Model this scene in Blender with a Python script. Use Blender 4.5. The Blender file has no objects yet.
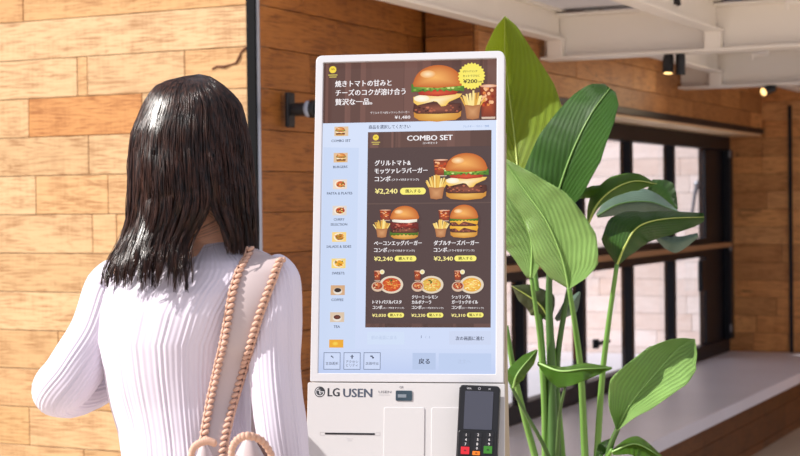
import bpy, bmesh, math, random
from mathutils import Vector, Matrix, noise
from mathutils.bvhtree import BVHTree
SC = bpy.context.scene
COL = SC.collection
rnd = random.Random(7)

# ------------------------------------------------------------ camera, sky, sun
F = 1600.0
CAM = Vector((0, 0, 1.45))
CR = Matrix.Rotation(math.radians(90 - 0.877), 3, 'X') @ Matrix.Rotation(math.radians(-0.67), 3, 'Z')
cd = bpy.data.cameras.new('camera')
cd.sensor_width = 36; cd.lens = 72; cd.clip_start = 0.05; cd.clip_end = 200
cd.dof.use_dof = True; cd.dof.focus_distance = 2.95; cd.dof.aperture_fstop = 8.0
cam = bpy.data.objects.new('camera', cd); COL.objects.link(cam)
cam.matrix_world = Matrix.Translation(CAM) @ CR.to_4x4()
SC.camera = cam
world = bpy.data.worlds.new('world'); SC.world = world; world.use_nodes = True
WB = world.node_tree.nodes['Background']
WB.inputs[0].default_value = (0.87, 0.88, 1.0, 1); WB.inputs[1].default_value = 0.78
SUN_AZ, SUN_EL = 81.0, 38.0
sd = bpy.data.lights.new('sun', 'SUN'); sd.energy = 6.9; sd.angle = math.radians(0.9); sd.color = (1.0, 0.955, 0.90)
sun = bpy.data.objects.new('sun', sd); COL.objects.link(sun)
_d = Vector((math.sin(math.radians(SUN_AZ)) * math.cos(math.radians(SUN_EL)), math.cos(math.radians(SUN_AZ)) * math.cos(math.radians(SUN_EL)), -math.sin(math.radians(SUN_EL))))
sun.rotation_euler = _d.to_track_quat('-Z', 'Y').to_euler(); sun.location = (-4, -3, 6)
SC.view_settings.view_transform = 'Standard'; SC.view_settings.look = 'None'
SC.view_settings.exposure = 0.0; SC.view_settings.gamma = 1.0; SC.view_settings.use_curve_mapping = False
SC.cycles.max_bounces = 8; SC.cycles.transparent_max_bounces = 16

# ------------------------------------------------------------ helpers
def ray(px, py):
    return CR @ Vector(((px - 400) / F, (228 - py) / F, -1))
def P(px, py, Y):
    r = ray(px, py); return CAM + r * (Y / r.y)
def onplane(px, py, p0, n):
    r = ray(px, py); return CAM + r * ((p0 - CAM).dot(n) / r.dot(n))
def lin(c):
    return tuple((x / 255 / 12.92) if x / 255 <= 0.04045 else ((x / 255 + 0.055) / 1.055) ** 2.4 for x in c)
def interp(xs, ys, x):
    if x <= xs[0]: return ys[0]
    for i in range(1, len(xs)):
        if x <= xs[i]:
            t = (x - xs[i-1]) / (xs[i] - xs[i-1]); return ys[i-1] * (1 - t) + ys[i] * t
    return ys[-1]
def sm(a, b, x):
    t = max(0, min(1, (x - a) / (b - a))); return t * t * (3 - 2 * t)

def mat(name, rgb=(200, 200, 200), rough=0.5, metal=0.0, spec=0.5, noise_amt=0.0, nscale=8.0, bump=0.0, coat=0.0, emit=None, es=1.0):
    m = bpy.data.materials.new(name); m.use_nodes = True
    nt = m.node_tree; b = nt.nodes['Principled BSDF']
    c = lin(rgb)
    b.inputs['Base Color'].default_value = (*c, 1); b.inputs['Roughness'].default_value = rough
    b.inputs['Metallic'].default_value = metal; b.inputs['Specular IOR Level'].default_value = spec
    b.inputs['Coat Weight'].default_value = coat
    if emit: b.inputs['Emission Color'].default_value = (*lin(emit), 1); b.inputs['Emission Strength'].default_value = es
    if noise_amt or bump:
        tc = nt.nodes.new('ShaderNodeTexCoord'); n = nt.nodes.new('ShaderNodeTexNoise'); n.inputs['Scale'].default_value = nscale; n.inputs['Detail'].default_value = 6
        nt.links.new(tc.outputs['Object'], n.inputs['Vector'])
        if noise_amt:
            mx = nt.nodes.new('ShaderNodeMix'); mx.data_type = 'RGBA'
            mx.inputs[6].default_value = (*[x * (1 - noise_amt) for x in c], 1); mx.inputs[7].default_value = (*[min(1, x * (1 + noise_amt)) for x in c], 1)
            nt.links.new(n.outputs[0], mx.inputs[0]); nt.links.new(mx.outputs[2], b.inputs['Base Color'])
        if bump:
            bp = nt.nodes.new('ShaderNodeBump'); bp.inputs['Strength'].default_value = bump; bp.inputs['Distance'].default_value = 0.004
            nt.links.new(n.outputs[0], bp.inputs['Height']); nt.links.new(bp.outputs[0], b.inputs['Normal'])
    return m

def wloc(o):
    v = Vector((0, 0, 0))
    while o: v = v + o.location; o = o.parent
    return v
def obj(name, verts, faces, m, parent=None, smooth=False, world_in=True, attrs=None):
    """one mesh object; verts are given in world space unless world_in is False"""
    me = bpy.data.meshes.new(name)
    off = wloc(parent) if (parent and world_in) else Vector((0, 0, 0))
    me.from_pydata([tuple(Vector(v) - off) for v in verts], [], faces)
    if m:
        for k in (m if isinstance(m, (list, tuple)) else [m]): me.materials.append(k)
    if smooth: me.polygons.foreach_set('use_smooth', [True] * len(me.polygons))
    me.update()
    o = bpy.data.objects.new(name, me); COL.objects.link(o)
    if parent: o.parent = parent
    return o
def tag(o, label, cat, group=None):
    o['label'] = label; o['category'] = cat
    if group: o['group'] = group
    return o
def thing(name, loc, label, cat, group=None):
    o = bpy.data.objects.new(name, None); COL.objects.link(o); o.location = loc; o.empty_display_size = 0.05
    return tag(o, label, cat, group)
def struct(o):
    o['kind'] = 'structure'; return o
class MB:
    """mesh collector"""
    def __init__(s): s.v = []; s.f = []; s.mi = []
    def add(s, v, f, mi=0):
        n = len(s.v); s.v += [Vector(x) for x in v]; s.f += [tuple(i + n for i in q) for q in f]; s.mi += [mi] * len(f); return s
    def box(s, o, ax, ay, az, mi=0):
        """box at corner o spanned by three vectors"""
        o, ax, ay, az = map(Vector, (o, ax, ay, az))
        v = [o, o+ax, o+ax+ay, o+ay, o+az, o+ax+az, o+ax+ay+az, o+ay+az]
        f = [(0,3,2,1),(4,5,6,7),(0,1,5,4),(1,2,6,5),(2,3,7,6),(3,0,4,7)]
        if ax.cross(ay).dot(az) < 0: f = [q[::-1] for q in f]
        return s.add(v, f, mi)
    def tube(s, pts, rad, n=12, cap=True, mi=0):
        pts = [Vector(p) for p in pts]
        if not isinstance(rad, (list, tuple)): rad = [rad] * len(pts)
        v = []; f = []; N = None
        for i, p in enumerate(pts):
            t = (pts[min(i+1, len(pts)-1)] - pts[max(i-1, 0)]).normalized()
            if N is None: N = t.orthogonal().normalized()
            N = (N - t * N.dot(t)).normalized(); B = t.cross(N)
            for k in range(n):
                a = 2 * math.pi * k / n; v.append(p + (N * math.cos(a) + B * math.sin(a)) * rad[i])
        for i in range(len(pts) - 1):
            for k in range(n): f.append((i*n+k, i*n+(k+1) % n, (i+1)*n+(k+1) % n, (i+1)*n+k))
        if cap: f.append(tuple(range(n))[::-1]); f.append(tuple((len(pts)-1)*n + k for k in range(n)))
        return s.add(v, f, mi)
    def ball(s, c, r, nu=10, nv=7, mi=0, ax=None):
        c = Vector(c); r = (r, r, r) if not isinstance(r, (list, tuple)) else r
        A = ax or (Vector((1,0,0)), Vector((0,1,0)), Vector((0,0,1)))
        v = [c - A[2]*r[2]]; f = []
        for j in range(1, nv):
            t = -math.pi/2 + math.pi * j / nv
            for i in range(nu):
                a = 2*math.pi*i/nu
                v.append(c + A[0]*r[0]*math.cos(t)*math.cos(a) + A[1]*r[1]*math.cos(t)*math.sin(a) + A[2]*r[2]*math.sin(t))
        v.append(c + A[2]*r[2]); L = len(v) - 1
        for i in range(nu): f.append((0, 1+(i+1) % nu, 1+i)); f.append((L, 1+(nv-2)*nu+i, 1+(nv-2)*nu+(i+1) % nu))
        for j in range(nv-2):
            for i in range(nu): f.append((1+j*nu+i, 1+j*nu+(i+1) % nu, 1+(j+1)*nu+(i+1) % nu, 1+(j+1)*nu+i))
        return s.add(v, f, mi)
    def prism(s, poly, d, mi=0):
        """closed planar polygon extruded by vector d"""
        n = len(poly); v = [Vector(p) for p in poly] + [Vector(p) + Vector(d) for p in poly]
        f = [tuple(range(n))[::-1], tuple(range(n, 2*n))] + [(i, (i+1) % n, n+(i+1) % n, n+i) for i in range(n)]
        return s.add(v, f, mi)
    def build(s, name, m, parent=None, smooth=False, bevel=0, world_in=True, seg=2):
        o = obj(name, s.v, s.f, m, parent, smooth, world_in)
        o.data.polygons.foreach_set('material_index', s.mi)
        bm = bmesh.new(); bm.from_mesh(o.data); bmesh.ops.recalc_face_normals(bm, faces=bm.faces); bm.to_mesh(o.data); bm.free()
        if bevel:
            md = o.modifiers.new('bevel', 'BEVEL'); md.width = bevel; md.segments = seg; md.limit_method = 'ANGLE'; md.angle_limit = 0.6
        return o

# ------------------------------------------------------------ place frame
HOR = 1.45
WD = Vector((0.44, 0.898, 0)).normalized()           # along the window wall, away from the camera
WN = Vector((0.898, -0.44, 0)).normalized()          # out of the window wall, into the room
C1 = Vector((-0.476, 5.522, 0))                      # convex corner beside the kiosk
C2 = Vector((2.277, 11.14, 0))                       # far corner
LEN = (C2 - C1).dot(WD)
UZ = Vector((0, 0, 1))
def W(s, d, z): return C1 + WD * s + WN * d + UZ * z
def E_(s, z, d=0): return C2 + WN * s - WD * d + UZ * z       # far wall: s into the room, d toward the camera
def L_(s, z, d=0): return C1 - WN * s - WD * d + UZ * z       # left wall: s away from the corner
def s_left(px):
    u = (px - 400) / F; return (-0.476 - 5.522 * u) / (WN.x - WN.y * u)
Z0, PITCH = 1.5677, 0.1432
LEDGE_Z, SOFFIT_Z, BEAM_Z, DECK_Z = 0.40, 1.896, 2.087, 2.31

# ------------------------------------------------------------ wood plank material
def plank_mat(name, light, dark, knot, grain=1.0, rough=0.45):
    m = bpy.data.materials.new(name); m.use_nodes = True; nt = m.node_tree; N = nt.nodes; L = nt.links; b = N['Principled BSDF']
    uv = N.new('ShaderNodeUVMap'); uv.uv_map = 'UVMap'
    tint = N.new('ShaderNodeAttribute'); tint.attribute_name = 'tint'
    # stretched coordinates along the plank (u = length, v = height in metres)
    mp = N.new('ShaderNodeMapping'); mp.inputs['Scale'].default_value = (2.2, 22.0, 1); L.new(uv.outputs[0], mp.inputs[0])
    n0 = N.new('ShaderNodeTexNoise'); n0.inputs['Scale'].default_value = 1.3; n0.inputs['Detail'].default_value = 3; n0.inputs['Distortion'].default_value = 1.2; L.new(mp.outputs[0], n0.inputs['Vector'])
    wv = N.new('ShaderNodeMath'); wv.operation = 'MULTIPLY'; wv.inputs[1].default_value = 34; L.new(n0.outputs[0], wv.inputs[0])
    sn = N.new('ShaderNodeMath'); sn.operation = 'SINE'; L.new(wv.outputs[0], sn.inputs[0])
    mp2 = N.new('ShaderNodeMapping'); mp2.inputs['Scale'].default_value = (9, 260, 1); L.new(uv.outputs[0], mp2.inputs[0])
    n1 = N.new('ShaderNodeTexNoise'); n1.inputs['Scale'].default_value = 1; n1.inputs['Detail'].default_value = 5; L.new(mp2.outputs[0], n1.inputs['Vector'])
    mp3 = N.new('ShaderNodeMapping'); mp3.inputs['Scale'].default_value = (5, 9, 1); L.new(uv.outputs[0], mp3.inputs[0])
    n2 = N.new('ShaderNodeTexNoise'); n2.inputs['Scale'].default_value = 1; n2.inputs['Detail'].default_value = 4; n2.inputs['Distortion'].default_value = .8; L.new(mp3.outputs[0], n2.inputs['Vector'])
    mp4 = N.new('ShaderNodeMapping'); mp4.inputs['Scale'].default_value = (160, 6, 1); L.new(uv.outputs[0], mp4.inputs[0])      # saw marks across the plank
    n3 = N.new('ShaderNodeTexNoise'); n3.inputs['Scale'].default_value = 1; n3.inputs['Detail'].default_value = 3; L.new(mp4.outputs[0], n3.inputs['Vector'])
    def ma(op, a, bb, c=None):
        x = N.new('ShaderNodeMath'); x.operation = op
        for i, q in enumerate((a, bb, c)):
            if q is None: continue
            if isinstance(q, (int, float)): x.inputs[i].default_value = q
            else: L.new(q, x.inputs[i])
        return x.outputs[0]
    g = ma('MULTIPLY', sn.outputs[0], 0.13 * grain)
    g = ma('ADD', g, ma('MULTIPLY', ma('SUBTRACT', n1.outputs[0], .5), 1.5 * grain))
    g = ma('ADD', g, ma('MULTIPLY', ma('SUBTRACT', n2.outputs[0], .5), .8 * grain))
    g = ma('ADD', g, ma('MULTIPLY', ma('SUBTRACT', n3.outputs[0], .5), 0.45 * grain))
    g = ma('ADD', g, 0.5)
    cr = N.new('ShaderNodeValToRGB'); L.new(g, cr.inputs[0])
    e = cr.color_ramp; e.elements[0].position = 0.12; e.elements[0].color = (*lin(dark), 1); e.elements[1].position = 0.62; e.elements[1].color = (*lin(light), 1)
    # scattered dark knots and cracks
    mp5 = N.new('ShaderNodeMapping'); mp5.inputs['Scale'].default_value = (2.3, 5.5, 1); L.new(uv.outputs[0], mp5.inputs[0])
    n5 = N.new('ShaderNodeTexNoise'); n5.inputs['Scale'].default_value = 1.0; n5.inputs['Detail'].default_value = 9; n5.inputs['Roughness'].default_value = .62; n5.inputs['Distortion'].default_value = 1.6; L.new(mp5.outputs[0], n5.inputs['Vector'])
    k = ma('SUBTRACT', n5.outputs[0], 0.66); k = ma('MULTIPLY', k, 14); kc = N.new('ShaderNodeClamp'); L.new(k, kc.inputs[0])
    mk = N.new('ShaderNodeMix'); mk.data_type = 'RGBA'; L.new(ma('MULTIPLY', kc.outputs[0], .75), mk.inputs[0]); L.new(cr.outputs[0], mk.inputs[6]); mk.inputs[7].default_value = (*lin(knot), 1)
    mt = N.new('ShaderNodeMix'); mt.data_type = 'RGBA'; mt.blend_type = 'MULTIPLY'; mt.inputs[0].default_value = 1; L.new(mk.outputs[2], mt.inputs[6]); L.new(tint.outputs['Color'], mt.inputs[7])
    L.new(mt.outputs[2], b.inputs['Base Color']); b.inputs['Roughness'].default_value = rough; b.inputs['Specular IOR Level'].default_value = .35
    bp = N.new('ShaderNodeBump'); bp.inputs['Strength'].default_value = .25; bp.inputs['Distance'].default_value = .002; L.new(g, bp.inputs['Height']); L.new(bp.outputs[0], b.inputs['Normal'])
    return m

def planks(name, fn, s0, s1, z0, z1, pitch, zref, m, rows=None, length=(0.45, 1.0), seed=1, depth=0.02, tints=None, holes=()):
    """boards fn(s, z, d) laid in horizontal rows; rows = {row index: [(s joint, tint), ...]}; holes = [(s0,s1,z0,z1)]"""
    r = random.Random(seed); V = []; Fc = []; T = []; UV = []
    k0 = math.floor((z0 - zref) / pitch); k1 = math.ceil((z1 - zref) / pitch)
    g = 0.0013
    tints = tints or [(1, 1, 1), (.93, .88, .80), (1.06, 1.04, 1.0), (.88, .80, .68), (1.0, .93, .84), (.82, .70, .55)]
    def board(a, b, za, zb, tint):
        if b - a < 0.004 or zb - za < 0.004: return
        n = len(V); e = 0.0012; jd = r.uniform(0, .0012)
        for (d, i) in ((depth, 0), (0.0, 0)):
            pass
        o, q = (depth + jd, 0.0)
        pts = [(a, za, 0), (b, za, 0), (b, zb, 0), (a, zb, 0), (a, za, o - e), (b, za, o - e), (b, zb, o - e), (a, zb, o - e), (a + e, za + e, o), (b - e, za + e, o), (b - e, zb - e, o), (a + e, zb - e, o)]
        V.extend(fn(s, z, d) for s, z, d in pts)
        fs = [(0,1,5,4),(1,2,6,5),(2,3,7,6),(3,0,4,7),(4,5,9,8),(5,6,10,9),(6,7,11,10),(7,4,8,11),(8,9,10,11)]
        ou, ov = r.uniform(0, 50), r.uniform(0, 50)
        for f in fs:
            Fc.append(tuple(n + i for i in f)); T.append(tint); UV.append([(pts[i][0] + ou, pts[i][1] + ov) for i in f])
    for k in range(k0, k1):
        za, zb = max(z0, zref + k * pitch + g), min(z1, zref + (k + 1) * pitch - g)
        if zb <= za: continue
        spans = []
        if rows and k in rows:
            s = s0; 
            for (e1, t) in rows[k]:
                e1 = min(e1, s1)
                if e1 > s: spans.append((s, e1, t)); s = e1
        else: s = s0 - r.uniform(0, length[0])
        while s < s1:
            e1 = s + r.uniform(*length); spans.append((max(s, s0), min(e1, s1), r.choice(tints))); s = e1
        for (a, b, t) in spans:
            if b <= a: continue
            a += g; b -= g
            segs = [(a, b, za, zb)]
            for (h0, h1, hz0, hz1) in holes:
                out = []
                for (x0, x1, y0, y1) in segs:
                    if x1 <= h0 or x0 >= h1 or y1 <= hz0 or y0 >= hz1: out.append((x0, x1, y0, y1)); continue
                    if x0 < h0: out.append((x0, h0, y0, y1))
                    if x1 > h1: out.append((h1, x1, y0, y1))
                    m0, m1 = max(x0, h0), min(x1, h1)
                    if y0 < hz0: out.append((m0, m1, y0, hz0))
                    if y1 > hz1: out.append((m0, m1, hz1, y1))
                segs = out
            for q in segs: board(*q, t)
    # dark backing so the joints read dark
    def back(x0, x1, y0, y1):
        n = len(V); V.extend([fn(x0, y0, 0.003), fn(x1, y0, 0.003), fn(x1, y1, 0.003), fn(x0, y1, 0.003), fn(x0, y0, -0.06), fn(x1, y0, -0.06), fn(x1, y1, -0.06), fn(x0, y1, -0.06)])
        for f in [(0,1,2,3),(7,6,5,4),(0,4,5,1),(1,5,6,2),(2,6,7,3),(3,7,4,0)]:
            Fc.append(tuple(n + i for i in f)); T.append((.22, .16, .12)); UV.append([(0, 0)] * 4)
    segs = [(s0, s1, z0, z1)]
    for (h0, h1, hz0, hz1) in holes:
        out = []
        for (x0, x1, y0, y1) in segs:
            if x1 <= h0 or x0 >= h1 or y1 <= hz0 or y0 >= hz1: out.append((x0, x1, y0, y1)); continue
            if x0 < h0: out.append((x0, h0, y0, y1))
            if x1 > h1: out.append((h1, x1, y0, y1))
            m0, m1 = max(x0, h0), min(x1, h1)
            if y0 < hz0: out.append((m0, m1, y0, hz0))
            if y1 > hz1: out.append((m0, m1, hz1, y1))
        segs = out
    for q in segs: back(*q)
    o = obj(name, V, Fc, m)
    me = o.data; ca = me.color_attributes.new('tint', 'FLOAT_COLOR', 'CORNER'); ul = me.uv_layers.new(name='UVMap'); li = 0
    for f, t, u in zip(me.polygons, T, UV):
        for j, l in enumerate(f.loop_indices):
            ca.data[l].color = (*t, 1); ul.data[l].uv = u[j]
    return struct(o)

M_LEFT = plank_mat('oak_planks', (204, 172, 132), (156, 116, 78), (120, 72, 40), grain=1.0)
M_WIN = plank_mat('dark_oak_planks', (164, 104, 48), (112, 64, 27), (46, 27, 15))  # darker oak than the left wall
M_END = plank_mat('warm_oak_planks', (232, 170, 108), (176, 114, 62), (70, 42, 24))
M_PALE = plank_mat('overexposed_planks', (236, 224, 222), (214, 194, 188), (176, 150, 142), grain=.7)  # outdoor planks: overexposure and glass haze put into the pale colour
M_STEEL = mat('black_steel', (14, 17, 26), .45, spec=.35)
M_BEAM = mat('cream_painted_steel', (246, 239, 230), .5, noise_amt=.03, nscale=3)
M_CEIL = mat('pale_ceiling_sheet', (236, 236, 244), .6)
M_LEDGE = mat('grey_concrete_ledge', (228, 227, 238), .36, noise_amt=.08, nscale=2.2, bump=.1)
M_FLOOR = mat('grey_concrete_floor', (206, 190, 170), .5, noise_amt=.08, nscale=2)

# ------------------------------------------------------------ floor and walls
f = MB().box((-8, -3, -0.1), (22, 0, 0), (0, 22, 0), (0, 0, 0.1)).build('floor', M_FLOOR); struct(f)

J = s_left
pale, mid, org, red = (1.10, 1.08, 1.04), (1.04, 1.0, .94), (1.04, .93, .78), (.95, .66, .40)
rows_left = {       # row 0 lies just above the seam seen at y=171
    3: [(J(30), (1.0, .86, .66)), (9, (.96, .80, .60))],
    2: [(9, pale)],
    1: [(J(190), org), (J(93), mid), (J(83), org), (9, pale)],
    0: [(J(147), mid), (J(34), red), (9, (1.06, 1.0, .92))],
    -1: [(J(93), mid), (9, (.98, .93, .85))],
    -2: [(J(112), (1.05, .97, .86)), (J(40), org), (9, pale)],
    -3: [(J(120), org), (J(96), (1.06, .99, .9)), (9, mid)],
    -4: [(9, (.96, .90, .80))], -5: [(J(150), mid), (9, pale)],
    -6: [(J(60), org), (9, (.94, .86, .74))], -7: [(J(90), (.9, .8, .64)), (9, (1.0, .92, .82))],
    -8: [(J(30), mid), (9, (.95, .86, .7))]}
planks('wall_left', L_, 0.0, 4.2, 0.0, 2.45, PITCH, Z0, M_LEFT, rows={k + 1: v for k, v in rows_left.items()}, seed=3)
WIN_S0, WIN_S1, WIN_Z0, WIN_Z1 = 1.46, LEN - 0.0, LEDGE_Z + 0.0, SOFFIT_Z
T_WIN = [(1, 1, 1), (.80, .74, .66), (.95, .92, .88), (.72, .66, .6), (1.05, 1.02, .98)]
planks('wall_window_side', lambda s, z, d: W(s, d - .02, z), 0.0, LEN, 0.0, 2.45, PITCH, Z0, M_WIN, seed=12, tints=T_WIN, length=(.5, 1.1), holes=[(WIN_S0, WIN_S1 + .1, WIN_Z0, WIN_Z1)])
# bulkhead above the windows
T_BK = [(.8, .76, .7), (.66, .6, .54), (.92, .9, .86), (.6, .54, .48), (.76, .68, .6)]
BK0 = 1.312
planks('wall_bulkhead', lambda s, z, d: W(s, .235 + d, z), BK0, LEN, SOFFIT_Z, DECK_Z, .1225, SOFFIT_Z + .02, M_END, seed=21, tints=T_BK, length=(.4, .9), depth=.02)
be = planks('wall_bulkhead_end', lambda s, z, d: W(BK0 - d, s, z), 0.02, .235, SOFFIT_Z, 2.30, PITCH, Z0, M_WIN, seed=25, tints=T_WIN, length=(.5, .9), depth=.012)
so = MB().box(W(BK0, .0, SOFFIT_Z - .012), WD * (LEN - BK0), WN * .245, UZ * .012).build('trim_1', mat('pale_soffit_board', (238, 208, 168), .5, noise_amt=.06)); struct(so)
rl = MB().box(W(BK0 + .02, .236, SOFFIT_Z + .002), WD * (LEN - BK0 - .02), WN * .03, UZ * .036).build('trim_2', M_STEEL, bevel=.003); struct(rl)
# far wall inside the room, and its continuation outdoors
T_END = [(1, 1, 1), (.86, .8, .72), (1.08, 1.04, .96), (.78, .7, .62), (1.0, .9, .78)]
planks('wall_far', E_, 0.0, 3.6, 0.0, DECK_Z, .122, 1.26, M_END, seed=31, tints=T_END, length=(.22, .6))
planks('wall_outdoor', lambda s, z, d: E_(-s, z, d), 0.03, 4.4, 0.0, 2.6, .122, 1.26, M_PALE, seed=32, length=(.3, .8), tints=[(1, 1, 1), (.95, .92, .9), (1.03, 1.02, 1.02), (.92, .86, .82)])
# corner post beside the left wall: black angle, the reflection on its side put in as a pale plate
pt = MB()
a0, a1 = J(253.3), J(261.8)
pt.box(L_(a0, 0, 0), WN * (a0 - a1), -WD * .03, UZ * 2.45)
pt.box(L_(a1, 0, 0), WN * .0015, -WD * .019, UZ * 2.45, 1)
struct(pt.build('trim_3', [mat('matt_black_post', (8, 9, 12), .7, spec=.15), mat('pale_side_reflection', (190, 200, 216), .3, metal=.6)]))
cr0 = MB(); ck = [onplane(x, y, L_(0, 0, .0222), -WD) for x, y in ((212, 69), (217, 66.5), (224, 66.8), (231, 64.5), (236, 63), (239, 58), (240.5, 53), (244, 49), (248.5, 46.5))]
for i_ in range(len(ck) - 1): cr0.tube([ck[i_], ck[i_+1]], [.0026 + .0012 * (i_ % 3), .0026 + .0012 * ((i_ + 1) % 3)], 6)
wlft = bpy.data.objects['wall_left']; ckb = cr0.build('wood_crack', mat('charred_crack', (96, 56, 30), .8), wlft)
st = MB().box(E_(.437, LEDGE_Z, .02), WN * .022, -WD * .02, UZ * (BEAM_Z - LEDGE_Z)).build('trim_4', M_STEEL); struct(st)

# ------------------------------------------------------------ window ledge (deep bench)
lb = MB().box(W(.0, 0.02, LEDGE_Z - .062), WD * (LEN - .02), WN * .757, UZ * .062).build('window_ledge', M_LEDGE, bevel=.004)
tag(lb, 'long deep grey stone ledge running below the black framed windows', 'ledge')
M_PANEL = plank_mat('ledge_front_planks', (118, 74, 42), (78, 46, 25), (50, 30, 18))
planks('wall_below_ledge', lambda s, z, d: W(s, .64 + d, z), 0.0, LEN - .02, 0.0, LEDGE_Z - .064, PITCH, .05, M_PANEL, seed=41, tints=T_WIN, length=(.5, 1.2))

# ------------------------------------------------------------ windows
M_GLASS = bpy.data.materials.new('window_glass'); M_GLASS.use_nodes = True
nt = M_GLASS.node_tree; nt.nodes.clear()
o_ = nt.nodes.new('ShaderNodeOutputMaterial'); mx = nt.nodes.new('ShaderNodeMixShader'); tr = nt.nodes.new('ShaderNodeBsdfTransparent'); gl = nt.nodes.new('ShaderNodeBsdfGlossy'); fr = nt.nodes.new('ShaderNodeLayerWeight')
tr.inputs[0].default_value = (.95, .96, .98, 1); gl.inputs['Roughness'].default_value = .02; fr.inputs[0].default_value = .3
fm = nt.nodes.new('ShaderNodeMath'); fm.operation = 'MULTIPLY'; fm.inputs[1].default_value = .22; nt.links.new(fr.outputs['Facing'], fm.inputs[0])
nt.links.new(fm.outputs[0], mx.inputs[0]); nt.links.new(tr.outputs[0], mx.inputs[1]); nt.links.new(gl.outputs[0], mx.inputs[2]); nt.links.new(mx.outputs[0], o_.inputs[0])
def s_px(px, d=0.0):
    u = (px - 400) / F; y = (3.182 - d / WN.x) / (0.49 - u); x = u * y
    return (Vector((x, y, 0)) - C1).dot(WD)
win = bpy.data.objects.new('window_1', None); COL.objects.link(win); win.location = W(WIN_S0, 0, LEDGE_Z); struct(win)
fz0, fz1 = LEDGE_Z + .088, 1.79
fr_ = MB()
fr_.box(W(WIN_S0, -.05, LEDGE_Z), WD * (WIN_S1 - WIN_S0), WN * .07, UZ * .088)
fr_.box(W(WIN_S0, -.05, fz1), WD * (WIN_S1 - WIN_S0), WN * .08, UZ * (SOFFIT_Z - .014 - fz1))
fr_.box(W(WIN_S0, -.05, fz0), WD * .06, WN * .07, UZ * (fz1 - fz0))
sj = s_px(706)
fr_.box(W(sj, -.05, fz0), WD * (LEN - sj - .004), WN * .05, UZ * (fz1 - fz0))
fr_.box(W(LEN - .1, .0, LEDGE_Z + .088), WD * .09, WN * .05, UZ * (fz1 - fz0))
fr_.build('window_frame', M_STEEL, win, bevel=.004)
rz0, rz1 = 1.075, 1.198
MB().box(W(WIN_S0 + .06, -.045, rz1 - .04), WD * (sj - WIN_S0 - .06), WN * .065, UZ * .04).build('transom_bar', M_STEEL, win, bevel=.003)
MB().box(W(WIN_S0 + .06, -.045, rz0), WD * (sj - WIN_S0 - .06), WN * .065, UZ * .05).build('transom_bar', M_STEEL, win, bevel=.003)
MB().box(W(WIN_S0 + .02, -.04, rz0 + .0502), WD * (LEN - WIN_S0 - .1), WN * .10, UZ * .032).build('transom_ledge', mat('transom_wood', (170, 128, 92), .5, noise_amt=.1), win, bevel=.002)
mp_ = [WIN_S0 + .06 - .05] + [s_px(x) for x in (450, 521.5, 581.5, 630, 672.5)] + [sj]
for a in mp_[1:-1]:
    MB().box(W(a - .024, -.05, fz0), WD * .048, WN * .065, UZ * (rz0 - fz0)).build('mullion', M_STEEL, win, bevel=.003)
    MB().box(W(a - .024, -.05, rz1), WD * .048, WN * .065, UZ * (fz1 - rz1)).build('mullion', M_STEEL, win, bevel=.003)
for i in range(len(mp_) - 1):
    a, b = mp_[i] + .02, mp_[i+1] - .02
    for z0_, z1_ in ((fz0, rz0), (rz1, fz1)):
        MB().box(W(a, -.012, z0_), WD * (b - a), WN * .005, UZ * (z1_ - z0_)).build('pane', M_GLASS, win)
# catches, handles and a stay on the sashes
hb = MB(); a = s_px(593)
hb.box(W(a - .05, .02, fz0 + .19), WD * .18, WN * .03, UZ * .018); hb.box(W(a - .03, .0, fz0 + .17), WD * .03, WN * .03, UZ * .05)
hb.build('window_catch', M_STEEL, win, bevel=.003)
hb = MB(); a = s_px(697)
hb.box(W(a - .06, .02, rz0 - .22), WD * .13, WN * .03, UZ * .2); hb.build('window_catch', M_STEEL, win, bevel=.004)
hb = MB().tube([P(697, 186, 10.62), P(695, 193, 10.6), P(692, 214, 10.55), P(690, 222, 10.55)], [.016, .012, .010, .008], 8).ball(P(697, 184, 10.62), .022)
hb.build('window_stay', mat('grey_steel_stay', (120, 124, 134), .35, metal=.6), win)
hb = MB()
for z in (fz1 - .05, fz0 + .05, rz1 - .1): hb.box(W(LEN - .115, .045, z), WD * .03, WN * .01, UZ * .05)
hb.build('hinge', mat('hinge_steel', (150, 154, 164), .4, metal=.5), win)
ob = MB().box(W(1.2, -1.75, .0), WD * (LEN - 1.25), WN * 1.66, UZ * .36).build('trim_5', mat('pale_outdoor_deck', (196, 196, 206), .6, noise_amt=.06)); struct(ob)

ev = MB().box(W(.06, -2.1, 2.2), WD * 4.6, WN * 2.0, UZ * .08).build('added_eave', M_STEEL); struct(ev)  # unseen eave added to keep direct sun off the window ledge

# ------------------------------------------------------------ ceiling: sheet and exposed I-beams
ceil = MB().box(W(0.2, -.1, DECK_Z), WD * (LEN + .1), WN * 3.3, UZ * .12).build('ceiling', M_CEIL); struct(ceil)
ceil.location = (0, 0, 0)
def ibeam(name, a, b, zb, zt, w, tf=.012, tw=.010, side=None):
    a, b = Vector(a), Vector(b); d = b - a; n = d.normalized().cross(UZ).normalized(); m = MB()
    m.box(a - n * w / 2 + UZ * zb, d, n * w, UZ * tf); m.box(a - n * w / 2 + UZ * (zt - tf), d, n * w, UZ * tf)
    m.box(a - n * tw / 2 + UZ * (zb + tf), d, n * tw, UZ * (zt - zb - 2 * tf))
    return m.build(name, M_BEAM, ceil, bevel=.0015)
def onA(d): return Vector((.653, 7.26, 0)) + WN * d      # beam A axis, d measured from the bulkhead face
def onB(d): return Vector((1.6135, 9.22, 0)) + WN * d
ibeam('cross_beam', onA(0.015), onA(2.95), BEAM_Z, DECK_Z - .02, .13)
ibeam('cross_beam', onB(0.015), onB(2.95), BEAM_Z, DECK_Z - .02, .13)
ibeam('joist', onA(.082) - WD * 2.15, onA(.082) - WD * .008, 2.171, DECK_Z, .075)
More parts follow.
